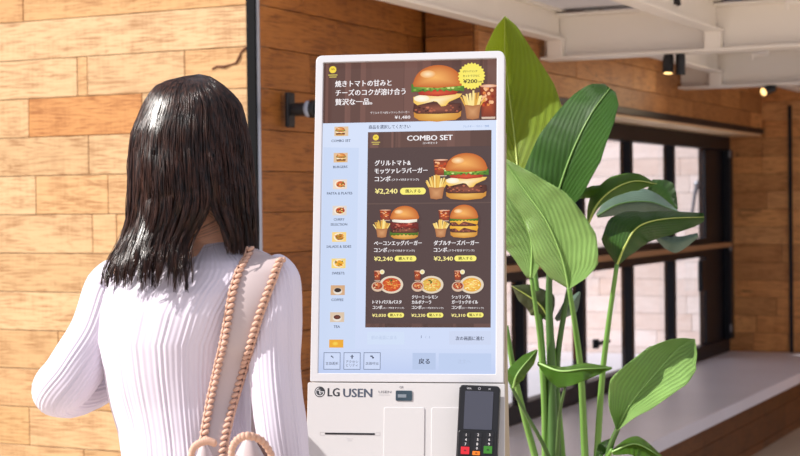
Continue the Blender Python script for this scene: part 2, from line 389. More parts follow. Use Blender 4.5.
for dd in (.80, 1.52, 2.24): ibeam('joist', onA(dd) - WD * 2.15, onA(dd) - WD * .008, 2.171, DECK_Z, .075)
LAB = (onB(0) - onA(0)).length
for dd in (.21, .93, 1.65, 2.37): ibeam('joist', onA(dd + .02) + WD * .008, onA(dd + .02) + WD * (LAB - .02), 2.171, DECK_Z, .075)
for dd in (.3, 1.0, 1.7, 2.4): ibeam('joist', onB(dd) + WD * .008, onB(dd) + WD * 1.9, 2.171, DECK_Z, .075)
for (fn, ds) in ((onA, (.082, .80, 1.52, 2.24)), (onB, (.23, .95, 1.67))):
    for dd in ds: MB().box(fn(dd) - WN * .035 - WD * .062 + UZ * (BEAM_Z + .012), WN * .07, WD * .055, UZ * (2.171 - BEAM_Z - .012)).build('stiffener', M_BEAM, ceil, bevel=.002)
for (px, py, Y) in ((752, 54, 8.4), (787, 2, 6.6)):
    p = P(px, py, Y); m = MB().tube([p, p + WN * .09], .014, 8).tube([p, Vector((p.x, p.y, p.z - .03))], .008, 8).tube([p + WN * .09, Vector((p.x, p.y, 0)) + WN * .09 + UZ * DECK_Z], .008, 8); m.build('pipe_stub', M_BEAM, ceil)

# ------------------------------------------------------------ spotlights
M_BLK = mat('matt_black', (20, 20, 24), .45)
M_LENS = mat('warm_lamp_lens', (255, 220, 160), .4, emit=(255, 206, 130), es=2.2)
def spot(top, tilt, length, r, label, lit=True):
    t = thing('ceiling_spotlight', top, label, 'spotlight', 'spotlights under the ceiling beams')
    d = Vector(tilt).normalized(); b = MB()
    b.tube([Vector(top) + UZ * .0, Vector(top) - UZ * .012], .02, 12)
    b.build('mount', M_BLK, t)
    s0 = Vector(top) - UZ * .012; n = d
    m = MB().tube([s0, s0 + n * length], r, 20, cap=False); m.tube([s0 + n * length, s0 + n * length * .93], r * .88, 20, cap=False); m.tube([s0, s0 + n * .004], r, 20)
    m.build('housing', M_BLK, t, smooth=True)
    MB().tube([s0 + n * length * .93, s0 + n * (length * .93 + .002)], r * .86, 20).build('lens', M_LENS if lit else mat('dark_lens', (40, 40, 46), .2), t)
    if lit:
        ld = bpy.data.lights.new('lamp_light', 'SPOT'); ld.energy = 4; ld.color = (1.0, .78, .52); ld.spot_size = math.radians(95); ld.spot_blend = .6; ld.shadow_soft_size = .02
        lo = bpy.data.objects.new('lamp_light', ld); COL.objects.link(lo); lo.parent = t; lo.location = s0 + n * (length + .004) - Vector(top); lo.rotation_euler = n.to_track_quat('-Z', 'Y').to_euler()
    return t
zf = BEAM_Z
def onAu(px, fn):
    u = (px - 400) / F; p = fn(0); a = (u * p.y - p.x) / (WN.x - u * WN.y); return fn(a)
pA = onAu(670, onA); pB = onAu(682, onA)
spot((pA.x, pA.y, zf), (-.08, -.25, -1), .075, .024, 'black spotlight with lit warm lens, left of its unlit twin under a ceiling beam')
spot((pB.x, pB.y, zf), (0, .03, -1), .078, .021, 'black spotlight pointing straight down with no lit lens, under the first cross beam', False)
pC = onAu(774, onB)
spot((pC.x, pC.y, zf), (-.75, -.55, -.32), .085, .026, 'black spotlight turned sideways with glowing lens under the far cross beam')
pD = P(672, -8, 6.35)
spot((pD.x, pD.y, DECK_Z), (.1, -.1, -1), .078, .026, 'black spotlight cut by the top edge between the ceiling joists', False)

# ------------------------------------------------------------ wall lamp on the dark wall
pw = onplane(288, 110, W(0, .021, 0), WN)
wl = thing('wall_lamp', pw, 'black bracket lamp with a pale round joint on the dark plank wall beside the kiosk', 'wall lamp')
MB().box(pw - WD * .025 - UZ * .062, WD * .05, WN * .016, UZ * .124).build('wall_plate', M_BLK, wl, bevel=.005)
MB().tube([pw + WN * .014, pw + WN * .03, pw + WN * .031, pw + WN * .085], [.019, .019, .024, .024], 18).build('arm', M_BLK, wl, smooth=False)
MB().tube([pw + WN * .085, pw + WN * .089, pw + WN * .112, pw + WN * .116], [.026, .031, .031, .026], 20).build('joint_ring', M_BLK, wl)
MB().ball(pw + WN * .088 - WD * .014, (.016, .02, .029), 16, 10, ax=(WN, WD, UZ)).build('joint_cover', mat('pale_grey_cover', (150, 156, 172), .35), wl, smooth=True)
MB().tube([pw + WN * .116, pw + WN * .2, pw + WN * .24 - UZ * .02, pw + WN * .26 - UZ * .09], [.018, .018, .03, .045], 18).build('lamp_head', M_BLK, wl, smooth=True)

# ============================================================ KIOSK
KY, KT = math.radians(9.2), math.radians(8.2)
KN = Vector((-math.sin(KY) * math.cos(KT), -math.cos(KY) * math.cos(KT), math.sin(KT)))
KX = Vector((math.cos(KY), -math.sin(KY), 0))
KU = KN.cross(KX)
KO = CAM + CR @ Vector((0.015, 0.024, -3.026))
def K(x, y, z=0.0): return KO + KX * x + KU * y + KN * z
def kp(px, py):
    """place on the kiosk face (metres right / up of the screen centre)"""
    d = onplane(px, py, KO, KN) - KO; return d.dot(KX), d.dot(KU)
kroot = thing('ordering_kiosk', (KO.x + .02, KO.y + .16, 0), 'tall white self-order kiosk with a glowing portrait menu screen', 'kiosk')
M_WHITE = mat('white_kiosk_plastic', (208, 208, 212), .35)
M_GREYW = mat('warm_white_panel', (206, 204, 205), .4)
M_TAUPE = mat('taupe_side_panel', (176, 160, 140), .45)
def rrect(x0, y0, x1, y1, r, n=6, rb=None):
    pts = []; rt = r; rb = r if rb is None else rb
    for cx, cy, a0, r in ((x1 - rt, y1 - rt, 0, rt), (x0 + rt, y1 - rt, 90, rt), (x0 + rb, y0 + rb, 180, rb), (x1 - rb, y0 + rb, 270, rb)):
        for i in range(n + 1):
            a = math.radians(a0 + 90 * i / n); pts.append((cx + r * math.cos(a), cy + r * math.sin(a)))
    return pts
hw = .1825; ytop = .3125; ybez = -.3145
# bezel frame of the screen
def frame_mesh(out, inn, z0, z1, Kf=K):
    n = len(out); m = MB()
    v = [Kf(x, y, z1) for x, y in out] + [Kf(x, y, z1) for x, y in inn] + [Kf(x, y, z0) for x, y in out] + [Kf(x, y, z0) for x, y in inn]
    f = []
    for i in range(n):
        j = (i + 1) % n
        f += [(i, j, n + j, n + i), (2*n + i, i, j, 2*n + j)[::-1], (n + i, n + j, 3*n + j, 3*n + i), (2*n + i, 2*n + j, 3*n + j, 3*n + i)]
    return m.add(v, f)
out = rrect(-hw, ybez, hw, ytop, .012, rb=.002); inn = rrect(-.1679, -.2985, .1679, .2985, .0015)
frame_mesh(out, inn, -.012, .004).build('bezel', M_WHITE, kroot, bevel=.0012)
MB().prism([K(x, y, -.034) for x, y in rrect(-hw + .001, ybez + .001, hw - .001, ytop - .001, .011)], KN * .022).build('monitor_back', M_TAUPE, kroot)
# lower head: same plane, then a wedge body with a vertical back
ylow = -.80
prof = [(ybez - .0015, .0025), (ylow, .0025), (ylow, -.20), (-.62, -.185), (-.45, -.12), (-.30, -.075), (-.05, -.036), (.16, -.036), (.16, -.0345), (ybez + .02, -.0345), (ybez + .02, -.0145), (ybez - .0015, -.0145)]
m = MB(); w2 = hw + .0045
m.prism([K(-w2 + .004, y, z) for y, z in prof], KX * (2 * w2 - .008))
bo = m.build('body', M_TAUPE, kroot)
MB().prism([K(x, y, -.004) for x, y in rrect(-w2, ylow, w2 - .002, ybez - .0015, .003)], KN * .0075).build('front_cover', M_GREYW, kroot, bevel=.001)
# pedestal and base plate down to the floor
cb = K(0, ylow + .02, -.10)
kh = Vector((KX.x, KX.y, 0)); kn = Vector((KN.x, KN.y, 0)).normalized()
MB().box(Vector((cb.x, cb.y, 0)) - kh * .15 - kn * .05 + UZ * .02, kh * .30, kn * .10, UZ * (cb.z - .02)).build('pedestal', M_WHITE, kroot, bevel=.006)
MB().box(Vector((cb.x, cb.y, 0)) - kh * .22 - kn * .2, kh * .44, kn * .42, UZ * .02).build('base_plate', M_WHITE, kroot, bevel=.004)

# ---- flat graphics drawn as geometry on the lit screen
def graphic_mat(name, strength, rough=.3):
    m = bpy.data.materials.new(name); m.use_nodes = True; nt = m.node_tree; b = nt.nodes['Principled BSDF']
    a = nt.nodes.new('ShaderNodeAttribute'); a.attribute_name = 'ink'
    if strength:
        b.inputs['Base Color'].default_value = (.01, .01, .01, 1); nt.links.new(a.outputs['Color'], b.inputs['Emission Color']); b.inputs['Emission Strength'].default_value = strength; b.inputs['Specular IOR Level'].default_value = .2
    else: nt.links.new(a.outputs['Color'], b.inputs['Base Color'])
    b.inputs['Roughness'].default_value = rough
    return m
M_SCR = graphic_mat('lit_screen', 1.0)
M_INK = graphic_mat('printed_ink', 0, .5)
class G:
    """flat drawing in kiosk-plane metres; colours per corner"""
    def __init__(s): s.v = []; s.f = []; s.c = []; s.z = 0.0
    def poly(s, pts, col, z=None):
        z = s.z if z is None else z; n = len(s.v); s.v += [(x, y, z) for x, y in pts]; s.f.append(tuple(range(n, n + len(pts)))); s.c.append([lin(col)] * len(pts))
    def fan(s, pts, c_in, c_out, centre=None, z=None):
        z = s.z if z is None else z; n = len(s.v); k = len(pts)
        cx, cy = centre or (sum(p[0] for p in pts) / k, sum(p[1] for p in pts) / k)
        s.v += [(cx, cy, z)] + [(x, y, z) for x, y in pts]; a, b = lin(c_in), lin(c_out)
        for i in range(k): s.f.append((n, n + 1 + i, n + 1 + (i + 1) % k)); s.c.append([a, b, b])
    def ell(s, cx, cy, rx, ry, c_in, c_out=None, a0=0, a1=360, n=24, centre=None):
        pts = [(cx + rx * math.cos(math.radians(a0 + (a1 - a0) * i / n)), cy + ry * math.sin(math.radians(a0 + (a1 - a0) * i / n))) for i in range(n if a1 - a0 == 360 else n + 1)]
        s.fan(pts, c_in, c_out or c_in, centre)
    def rect(s, x0, y0, x1, y1, col): s.poly([(x0, y0), (x1, y0), (x1, y1), (x0, y1)], col)
    def up(s, d=.00012): s.z += d; return s
    def text(s, body, x, y, em, col, width=None, align='l', bold=.018):
        c = bpy.data.curves.new('t', 'FONT'); c.body = body; c.resolution_u = 2
        o = bpy.data.objects.new('t', c); COL.objects.link(o)
        me = bpy.data.meshes.new_from_object(o.evaluated_get(bpy.context.evaluated_depsgraph_get()))
        xs = [v.co.x for v in me.vertices]
        if not xs: return
        x0, x1 = min(xs), max(xs); kx = em if width is None else width / (x1 - x0); w = (x1 - x0) * kx
        ox = x - (w / 2 if align == 'c' else w if align == 'r' else 0)
        L = lin(col); b = bold * em
        for k, (ax, ay) in enumerate(((0, 0), (b, 0), (-b, 0), (0, b * .5)) if bold > .012 else ((0, 0),)):
            n = len(s.v); s.v += [(ox + ax + (v.co.x - x0) * kx, y + ay + (v.co.y - .36) * em, s.z + k * .00003) for v in me.vertices]
            for p in me.polygons: s.f.append(tuple(n + i for i in p.vertices)); s.c.append([L] * len(p.vertices))
        bpy.data.objects.remove(o); bpy.data.curves.remove(c); bpy.data.meshes.remove(me)
    def build(s, name, m, parent, Kf=K, label=None):
        o = obj(name, [Kf(*v) for v in s.v], s.f, m, parent)
        ca = o.data.color_attributes.new('ink', 'FLOAT_COLOR', 'CORNER'); i = 0
        for cl in s.c:
            for c in cl: ca.data[i].color = (*c, 1); i += 1
        nrm = (Kf(0, 0, 1) - Kf(0, 0, 0)); me = o.data
        bm = bmesh.new(); bm.from_mesh(me)
        fl = [f for f in bm.faces if f.normal.dot(nrm) < 0]
        if fl: bmesh.ops.reverse_faces(bm, faces=fl)
        bm.to_mesh(me); bm.free()
        if label: o['label'] = label
        return o
PX = 1 / 528.0            # one photo pixel on the kiosk face, in metres
SCR = -.004               # the screen lies a little behind the bezel face
scr = G(); scr.z = SCR
x0, y0, x1, y1 = -.1685, -.299, .1685, .299
ys = [.299, .172, -.25, -.299]; cols = [(214, 224, 247), (214, 225, 248), (206, 218, 246), (190, 205, 240)]
for i in range(3):
    n = len(scr.v); scr.v += [(x0, ys[i], SCR), (x1, ys[i], SCR), (x1, ys[i+1], SCR), (x0, ys[i+1], SCR)]; scr.f.append((n, n+1, n+2, n+3))
    a, b = lin(cols[i]), lin(cols[i+1]); scr.c.append([a, a, b, b])
screen = scr.build('screen', M_SCR, kroot)
def wood_panel(g, q, base, seed, strips=26):
    """brown board picture: vertical strips with slight tone changes; q = TL, TR, BR, BL"""
    r = random.Random(seed); t0 = 0
    cuts = sorted([0, 1] + [r.random() for _ in range(strips)])
    for a, b in zip(cuts, cuts[1:]):
        k = r.uniform(.86, 1.16); c = tuple(min(255, v * k) for v in base)
        top = lambda t: (q[0][0] * (1-t) + q[1][0] * t, q[0][1] * (1-t) + q[1][1] * t); bot = lambda t: (q[3][0] * (1-t) + q[2][0] * t, q[3][1] * (1-t) + q[2][1] * t)
        g.poly([top(a), top(b), bot(b), bot(a)], c)
LINES = {'banner_text': ('banner_text', None, 0), 'category_text': ('category_text', None, 0), 'menu_text': ('menu_text', None, 0), 'price_text': ('price_text', None, 0), 'pager_text': ('pager_text', None, 0)}
for _k in LINES: LINES[_k] = (_k, screen, SCR + .001)
def T(g, body, px, py, em_px, col, px1=None, align='l', bold=.018):
    x, y = kp(px, py); w = None
    if g in LINES:
        g2 = G(); g2.z = LINES[g][2]
        g2.text(body, x, y, em_px * PX, col, None if px1 is None else (px1 - px) * PX, align, bold); g2.build(LINES[g][0], M_SCR, LINES[g][1]); return
    if px1 is not None: w = (px1 - px) * PX
    g.text(body, x, y, em_px * PX, col, w, align, bold)
def BX(g, a, b, c, d, col):       # axis-aligned box from photo corners
    xa, ya = kp(a, b); xb, yb = kp(c, d); g.rect(xa, yb, xb, ya, col)
Z1 = SCR + .0003
# ---- food drawings, x/y in metres, (cx, cy) lower centre, s = half width
def wavy(x0, x1, yb, yt, n, amp, r):
    up_ = [(x0 + (x1 - x0) * i / n, yt + r.uniform(-amp, amp)) for i in range(n + 1)]
    lo = [(x1 - (x1 - x0) * i / n, yb + (amp * 1.3 if i % 2 else -amp * 1.3)) for i in range(n + 1)]
    return up_ + lo
def burger(g, cx, by, s, h, kind='classic', seed=0):
    """cx, by = centre bottom, s = half width, h = height"""
    r = random.Random(seed); Y = lambda t: by + h * t
    g.fan([(cx - .92*s, Y(.18)), (cx - .9*s, Y(.08)), (cx - .7*s, Y(.02)), (cx, Y(-.01)), (cx + .7*s, Y(.02)), (cx + .9*s, Y(.08)), (cx + .92*s, Y(.2)), (cx, Y(.24))], (240, 190, 96), (206, 138, 48)); g.up()
    if kind == 'double': layers = [(.17, .34), (.36, .53)]
    else: layers = [(.15, .34)]
    if kind == 'egg':
        g.fan(wavy(cx - .98*s, cx + .9*s, Y(.13), Y(.26), 14, h * .02, r), (120, 160, 50), (70, 100, 30)); g.up()
        layers = [(.20, .40)]
    for a, b in layers:
        g.fan([(cx - .95*s, Y(a + .03)), (cx - .8*s, Y(a - .01)), (cx, Y(a - .02)), (cx + .8*s, Y(a - .01)), (cx + .95*s, Y(a + .04)), (cx + .92*s, Y(b - .03)), (cx, Y(b)), (cx - .92*s, Y(b - .03))], (150, 84, 62), (72, 34, 26)); g.up()
        for _ in range(26):
            x = cx + r.uniform(-.85, .85) * s; y = Y(r.uniform(a + .02, b - .04)); q = s * r.uniform(.03, .07)
            g.ell(x, y, q, q * .7, r.choice([(190, 110, 80), (60, 26, 20), (170, 90, 64), (100, 50, 36)]), n=6)
        g.up()
        if kind == 'double':
            g.fan([(cx - .96*s, Y(b)), (cx - .94*s, Y(b - .07)), (cx - .6*s, Y(b - .05)), (cx - .35*s, Y(b - .14)), (cx - .1*s, Y(b - .05)), (cx + .3*s, Y(b - .03)), (cx + .75*s, Y(b - .06)), (cx + .9*s, Y(b - .14)), (cx + .97*s, Y(b - .02)), (cx + .9*s, Y(b + .04)), (cx, Y(b + .05)), (cx - .9*s, Y(b + .03))], (252, 206, 90), (232, 166, 40)); g.up()
    if kind == 'classic':
        g.fan([(cx - .94*s, Y(.44)), (cx - .93*s, Y(.34)), (cx - .78*s, Y(.29)), (cx - .6*s, Y(.34)), (cx - .2*s, Y(.36)), (cx, Y(.34)), (cx + .15*s, Y(.26)), (cx + .32*s, Y(.27)), (cx + .45*s, Y(.34)), (cx + .86*s, Y(.42)), (cx + .95*s, Y(.48)), (cx, Y(.5))], (255, 240, 200), (244, 196, 84)); g.up()
        g.ell(cx - .62*s, Y(.41), .3*s, h*.06, (255, 252, 240), (250, 236, 200)); g.up()
        g.fan([(cx - .78*s, Y(.53)), (cx - .7*s, Y(.47)), (cx, Y(.44)), (cx + .7*s, Y(.47)), (cx + .8*s, Y(.53)), (cx, Y(.58))], (226, 92, 50), (166, 36, 24)); g.up()
        g.fan(wavy(cx - 1.02*s, cx + 1.02*s, Y(.55), Y(.66), 16, h * .022, r), (176, 206, 90), (70, 122, 34)); g.up()
        for _ in range(14):
            x = cx + r.uniform(-.95, .9) * s; g.ell(x, Y(r.uniform(.54, .63)), s*.07, h*.018, r.choice([(214, 230, 140), (60, 110, 30), (130, 176, 60)]), n=6)
        g.up()
    if kind == 'egg':
        g.fan(wavy(cx - .96*s, cx + .92*s, Y(.33), Y(.5), 9, h * .03, r), (170, 60, 44), (96, 30, 26)); g.up()
        for _ in range(14): g.ell(cx + r.uniform(-.8, .8) * s, Y(r.uniform(.36, .47)), s*.1, h*.02, r.choice([(216, 120, 96), (80, 24, 20), (190, 70, 50)]), n=6)
        g.up(); g.fan([(cx - .84*s, Y(.58)), (cx - .8*s, Y(.52)), (cx - .3*s, Y(.49)), (cx + .3*s, Y(.48)), (cx + .82*s, Y(.52)), (cx + .84*s, Y(.6)), (cx, Y(.66))], (255, 255, 250), (236, 226, 206)); g.up()
    if kind == 'double':
        g.fan(wavy(cx - .96*s, cx + .96*s, Y(.52), Y(.62), 16, h * .015, r), (120, 170, 60), (54, 100, 30)); g.up()
    lo = {'classic': .62, 'egg': .60, 'double': .58}[kind]
    top = [(cx + .95 * s * math.cos(math.radians(a)) , Y(lo) + (1 - lo) * h * math.sin(math.radians(a)) ** .85) for a in range(0, 181, 10)]
    top = [(cx - .97*s, Y(lo + .06)), (cx - .92*s, Y(lo))] + [(cx + .0, Y(lo - .03)), (cx + .92*s, Y(lo)), (cx + .97*s, Y(lo + .06))] + top[1:-1]
    g.fan(top, (250, 182, 98), (196, 98, 32), centre=(cx - .1*s, Y(lo + .16))); g.up()
    g.ell(cx - .38*s, Y(lo + .22), .3*s, h * .07, (255, 232, 190), (240, 170, 96), n=16); g.up()
def fries(g, cx, by, s, h, seed=0):
    r = random.Random(seed)
    for i in range(13):
        a = (i - 6) / 6; x = cx + a * s * .62; t = cx + a * s * 1.1 + r.uniform(-.1, .1) * s; yt = by + h * (1 - .22 * abs(a) ** 1.5 - r.uniform(0, .1)); w = s * .085
        g.poly([(x - w, by + h * .4), (x + w, by + h * .4), (t + w, yt), (t - w, yt)], r.choice([(250, 214, 120), (238, 190, 84), (255, 230, 150), (226, 170, 70)])); g.up(.00002)
    g.up(); g.fan([(cx - .78*s, by + h * .5), (cx - .58*s, by + h * .03), (cx, by - h*.01), (cx + .58*s, by + h * .03), (cx + .78*s, by + h * .5), (cx, by + h * .46)], (214, 156, 106), (176, 112, 66)); g.up()
def drink(g, cx, by, s, h, seed=0, full=True):
    r = random.Random(seed)
    g.fan([(cx - s, by + h), (cx - .78*s, by), (cx + .78*s, by), (cx + s, by + h)], (190, 84, 40), (116, 44, 26)); g.up()
    g.poly([(cx - .8*s, by + h*.06), (cx - .76*s, by), (cx + .76*s, by), (cx + .8*s, by + h*.06)], (216, 190, 170)); g.up()
    for _ in range(22):
        g.ell(cx + r.uniform(-.7, .7) * s, by + h * r.uniform(.38, .94), s*.2, h*.055, r.choice([(236, 140, 70), (196, 70, 30), (250, 190, 140), (140, 40, 20)]), n=6)
    g.up(); g.ell(cx, by + h * .97, s, h * .05, (250, 214, 190), (220, 150, 110), n=12); g.up()
def combo_food(g, c, kind, seed):
    """c = burger box (px), fries box, drink box in photo pixels"""
    (bx0, by0, bx1, by1), (fx0, fy0, fx1, fy1), (dx0, dy0, dx1, dy1) = c
    def b(x0, y0, x1, y1):
        cx, y = kp((x0 + x1) / 2, y1); return cx, y, (x1 - x0) / 2 * PX, (y1 - y0) * PX
    drink(g, *b(dx0, dy0, dx1, dy1), seed); fries(g, *b(fx0, fy0, fx1, fy1), seed); burger(g, *b(bx0, by0, bx1, by1), kind, seed)
def pasta(g, px, py, kind, seed):
    r = random.Random(seed)
    cx, cy = kp(px + 4.2, py - 11.5 + 11); dx, dy = kp(px + 4.5, py - 5.5)
    drink(g, dx, dy - 1.5 * PX, 3.6 * PX, 10 * PX, seed); lx, ly = kp(px + 9.3, py - 12.8); g.ell(lx, ly, 2.4 * PX, 2.4 * PX, (250, 226, 120), (240, 236, 216), n=16); g.up()
    x, y = kp(px + 18.5, py); g.ell(x, y, 12 * PX, 8.8 * PX, (236, 226, 206), (226, 210, 186), n=28); g.up()
    base = {'tomato': ((224, 110, 40), (196, 70, 28)), 'lemon': ((240, 206, 110), (220, 170, 60)), 'shrimp': ((248, 206, 96), (232, 170, 56))}[kind]
    g.ell(x, y, 9.6 * PX, 6.9 * PX, base[0], base[1], n=24); g.up()
    pal = {'tomato': [(250, 150, 70), (190, 50, 24), (240, 190, 90), (210, 80, 30)], 'lemon': [(255, 236, 160), (226, 180, 70), (236, 130, 60), (250, 214, 110)], 'shrimp': [(255, 240, 170), (255, 214, 120), (240, 150, 80), (250, 226, 130)]}[kind]
    for _ in range(70):
        a = r.uniform(0, 6.28); q = r.uniform(0, .92); g.ell(x + 9.2*PX*q*math.cos(a), y + 6.4*PX*q*math.sin(a), PX * r.uniform(.6, 1.6), PX * .45, r.choice(pal), n=6)
    g.up()
    if kind != 'shrimp':
        for _ in range(7): g.ell(x + PX * r.uniform(-3, 2), y + PX * r.uniform(1.5, 5), PX * .9, PX * .6, (44, 92, 36), n=6)
        g.up()
    x, y = kp(px + 4.8, py + 1.8); g.ell(x, y, 6.2 * PX, 5.2 * PX, (240, 226, 210), (214, 180, 150), n=22); g.up(); g.ell(x, y + .6*PX, 5 * PX, 3.6 * PX, (226, 120, 60), (160, 60, 40), n=18); g.up()
    for _ in range(16): g.ell(x + PX * r.uniform(-3.6, 3.6), y + PX * r.uniform(-1.6, 2.8), PX * .8, PX * .6, r.choice([(246, 210, 160), (120, 40, 30), (250, 170, 90)]), n=6)
    g.up()
def logo(g, px, py, r, s2=1):
    x, y = kp(px, py); g.ell(x, y, r * PX, r * PX, (246, 216, 70), (246, 216, 70)); g.up()
    for k in (-1, 1):       # little arches
        pts = []
        for a in range(0, 181, 20): pts.append((x + k * r * .24 * PX + r * .26 * PX * math.cos(math.radians(a)), y - r * .1 * PX + r * .45 * PX * math.sin(math.radians(a))))
        for a in range(180, -1, -20): pts.append((x + k * r * .24 * PX + r * .13 * PX * math.cos(math.radians(a)), y - r * .1 * PX + r * .3 * PX * math.sin(math.radians(a))))
        g.poly(pts, (150, 110, 20))
WHT = (250, 244, 246); YEL = (250, 236, 130)
# banner
g = G(); g.z = Z1
q = [(-.1685, .299), (.1685, .299), (kp(496.8, 121.5)[0] + .004, kp(496.8, 121.5)[1]), (-.1685, kp(323.5, 123)[1])]
q[2] = (.1685, q[3][1]); wood_panel(g, q, (104, 72, 64), 5); g.up()
banner = g.build('banner', M_SCR, screen)
g = G(); g.z = Z1 + .0006
combo_food(g, ((411, 63.5, 463.5, 121), (462, 89, 483, 119), (479.5, 84, 497, 118.5)), 'classic', 4)
g.build('burger_picture', M_SCR, screen)
g = G(); g.z = Z1 + .006
cx, cy = kp(471.7, 76.3); pts = []
for i in range(48):
    R = (14 if i % 2 == 0 else 12.4) * PX; pts.append((cx + R * math.cos(math.pi * i / 24), cy + R * math.sin(math.pi * i / 24)))
g.fan(pts, (250, 236, 110), (250, 232, 96)); g.up()
T(g, 'ポテトドリンク', 463, 71.8, 2.6, (60, 44, 40), 477.5); T(g, 'セットでさらに', 463, 76.3, 2.6, (60, 44, 40), 480)
T(g, '¥200', 463.5, 81.6, 5.6, (50, 30, 30), 477.5, bold=.035); T(g, 'OFF', 478.2, 82, 2.6, (50, 30, 30), 482.5)
g.build('discount_badge', M_SCR, screen)
g = G(); g.z = Z1 + .0007
T('banner_text', '焼きトマトの甘みと', 335, 83.8, 7.2, WHT, 393, bold=.028); T('banner_text', 'チーズのコクが溶け合う', 335.3, 92.8, 7.2, WHT, 407.3, bold=.028); T('banner_text', '贅沢な一品。', 335, 102, 7.2, WHT, 373, bold=.028)
T('banner_text', 'グリルトマト&モッツァレラバーガー', 370, 112.6, 2.9, WHT, 410.3, bold=.01); T('banner_text', '¥1,480', 394.5, 117, 4.4, WHT, 410.3, bold=.02)
logo(g, 332.5, 69.3, 3.7); BX(g, 327.9, 74.2, 337.2, 75.2, (196, 176, 90)); BX(g, 329, 76.2, 336.2, 77.2, (196, 176, 90))
g.build('brand_mark', M_SCR, screen)
# category column
g = G(); g.z = Z1; DK = (74, 84, 110)
a, b = kp(321.5, 148); c_, d_ = kp(357, 351)
g.poly([kp(323, 147), kp(358.5, 147.5), kp(354.5, 348.5), kp(318.7, 348)], (203, 217, 244)); g.up()
BX(g, 318.5, 349.2, 496, 349.7, (176, 192, 226)); g.build('side_menu_panel', M_SCR, screen)
cats = [(341, 131, 'COMBO SET', 140.4), (340.3, 157.3, 'BURGERS', 166.6), (339.6, 184, 'PASTA & PLATES', 193), (339.2, 210.3, None, 0), (338.8, 236.7, 'SALADS & SIDES', 246.3), (338.2, 263.2, 'SWEETS', 273), (337.4, 290, 'COFFEE', 299.6), (336.8, 317, 'TEA', 326.5), (335.9, 343.5, None, 0)]
pals = [((226, 196, 160), (150, 90, 50)), ((226, 190, 150), (140, 80, 40)), ((236, 216, 200), (210, 96, 50)), ((226, 214, 204), (190, 70, 40)), ((250, 214, 130), (190, 130, 40)), ((246, 216, 130), (236, 170, 40)), ((214, 170, 130), (60, 40, 34)), ((220, 196, 170), (120, 60, 46)), ((236, 170, 50), (214, 130, 30))]
for i, ((cx_, cy_, nm, ty), (ca_, cb_)) in enumerate(zip(cats, pals)):
    g = G(); g.z = Z1 + .0003; r = random.Random(50 + i)
    x, y = kp(cx_, cy_); w_, h_ = 7.2 * PX, (4.9 if i < 8 else 4.0) * PX
    g.rect(x - w_, y - h_, x + w_, y + h_, ca_); g.up()
    if i in (0, 1): burger(g, x + (.5 if i else -1) * PX, y - 4.4 * PX, 5 * PX, 8.6 * PX, 'classic', i)
    elif i in (6, 7):
        g.ell(x, y - PX, 4.6 * PX, 3.4 * PX, (250, 244, 236), (226, 214, 200)); g.up(); g.ell(x, y, 3.6 * PX, 2.2 * PX, cb_, tuple(v * .7 for v in cb_)); g.up()
    elif i == 8: g.ell(x - PX, y, 3 * PX, 2 * PX, (250, 214, 90), (240, 190, 60)); g.up()
    else:
        g.ell(x, y, 5.6 * PX, 4.2 * PX, ca_, (250, 236, 214)); g.up(); g.ell(x + .8*PX, y, 4.6 * PX, 3.2 * PX, cb_, cb_); g.up()
        for _ in range(16): g.ell(x + PX * r.uniform(-4, 4.6), y + PX * r.uniform(-2.6, 2.6), PX * .9, PX * .6, r.choice([(255, 220, 130), (240, 150, 60), (150, 50, 26), (110, 120, 40)]), n=6)
    g.build('category_picture', M_SCR, screen)
for cx_, cy_, nm, ty in cats:
    if nm: T('category_text', nm, cx_ - .3, ty, 3.6, DK, align='c', bold=.02)
T('category_text', 'CURRY', 338.8, 219.2, 3.4, DK, align='c', bold=.02); T('category_text', 'SELECTION', 338.6, 224.2, 3.4, DK, align='c', bold=.02)
T('category_text', '商品を選択してください', 368.5, 127, 4.4, (70, 78, 104), 411, bold=.016); T('category_text', 'アレルギー・カロリー情報', 463, 126.2, 2.4, (120, 150, 200), 489, bold=0)
# combo panel
g = G(); g.z = Z1 + .0001
TL, TR, BR, BL = kp(368, 132), kp(491.8, 129.4), kp(490, 327.8), kp(364.5, 327)
xl, xr, yt, yb = (TL[0] + BL[0]) / 2, (TR[0] + BR[0]) / 2, (TL[1] + TR[1]) / 2, (BL[1] + BR[1]) / 2
g.rect(xl, yb, xr, yt, (84, 64, 62)); g.up(); yh = kp(430, 146.6)[1]
wood_panel(g, [(xl, yt), (xr, yt), (xr, yh), (xl, yh)], (104, 74, 66), 8, 18); yk = kp(430, 323.5)[1]
wood_panel(g, [(xl, yk), (xr, yk), (xr, yb), (xl, yb)], (92, 66, 60), 9, 18); ym = kp(430, 203.5)[1]; yn = kp(430, 202.3)[1]
g.rect(xl, ym, xr, yn, (100, 78, 72)); g.build('combo_panel', M_SCR, screen)
items = [('classic', ((444, 152.5, 488, 199.5), (426, 174, 446.3, 199), (433, 159, 448, 176))),
         ('egg', ((389, 205.5, 419.5, 239), (374, 218.5, 389, 237.5), (379, 209.5, 391, 220.5))),
         ('double', ((449, 204.5, 478.5, 237.5), (433, 219, 448, 237.2), (438, 209.8, 450, 221)))]
for i, (k, c_) in enumerate(items):
    g = G(); g.z = Z1 + .0006; combo_food(g, c_, k, 20 + i); g.build('burger_picture', M_SCR, screen)
for i, k in enumerate(('tomato', 'lemon', 'shrimp')):
    g = G(); g.z = Z1 + .0006; pasta(g, 372.6 + 40.2 * i, 284.6, k, 30 + i); g.build('pasta_picture', M_SCR, screen)
g = G(); g.z = Z1 + .0007; TX = (250, 246, 248)
logo(g, 375.5, 137.2, 3.0); BX(g, 371.2, 141.6, 379.8, 142.5, (196, 176, 90)); BX(g, 372.4, 143.5, 378.8, 144.4, (196, 176, 90))
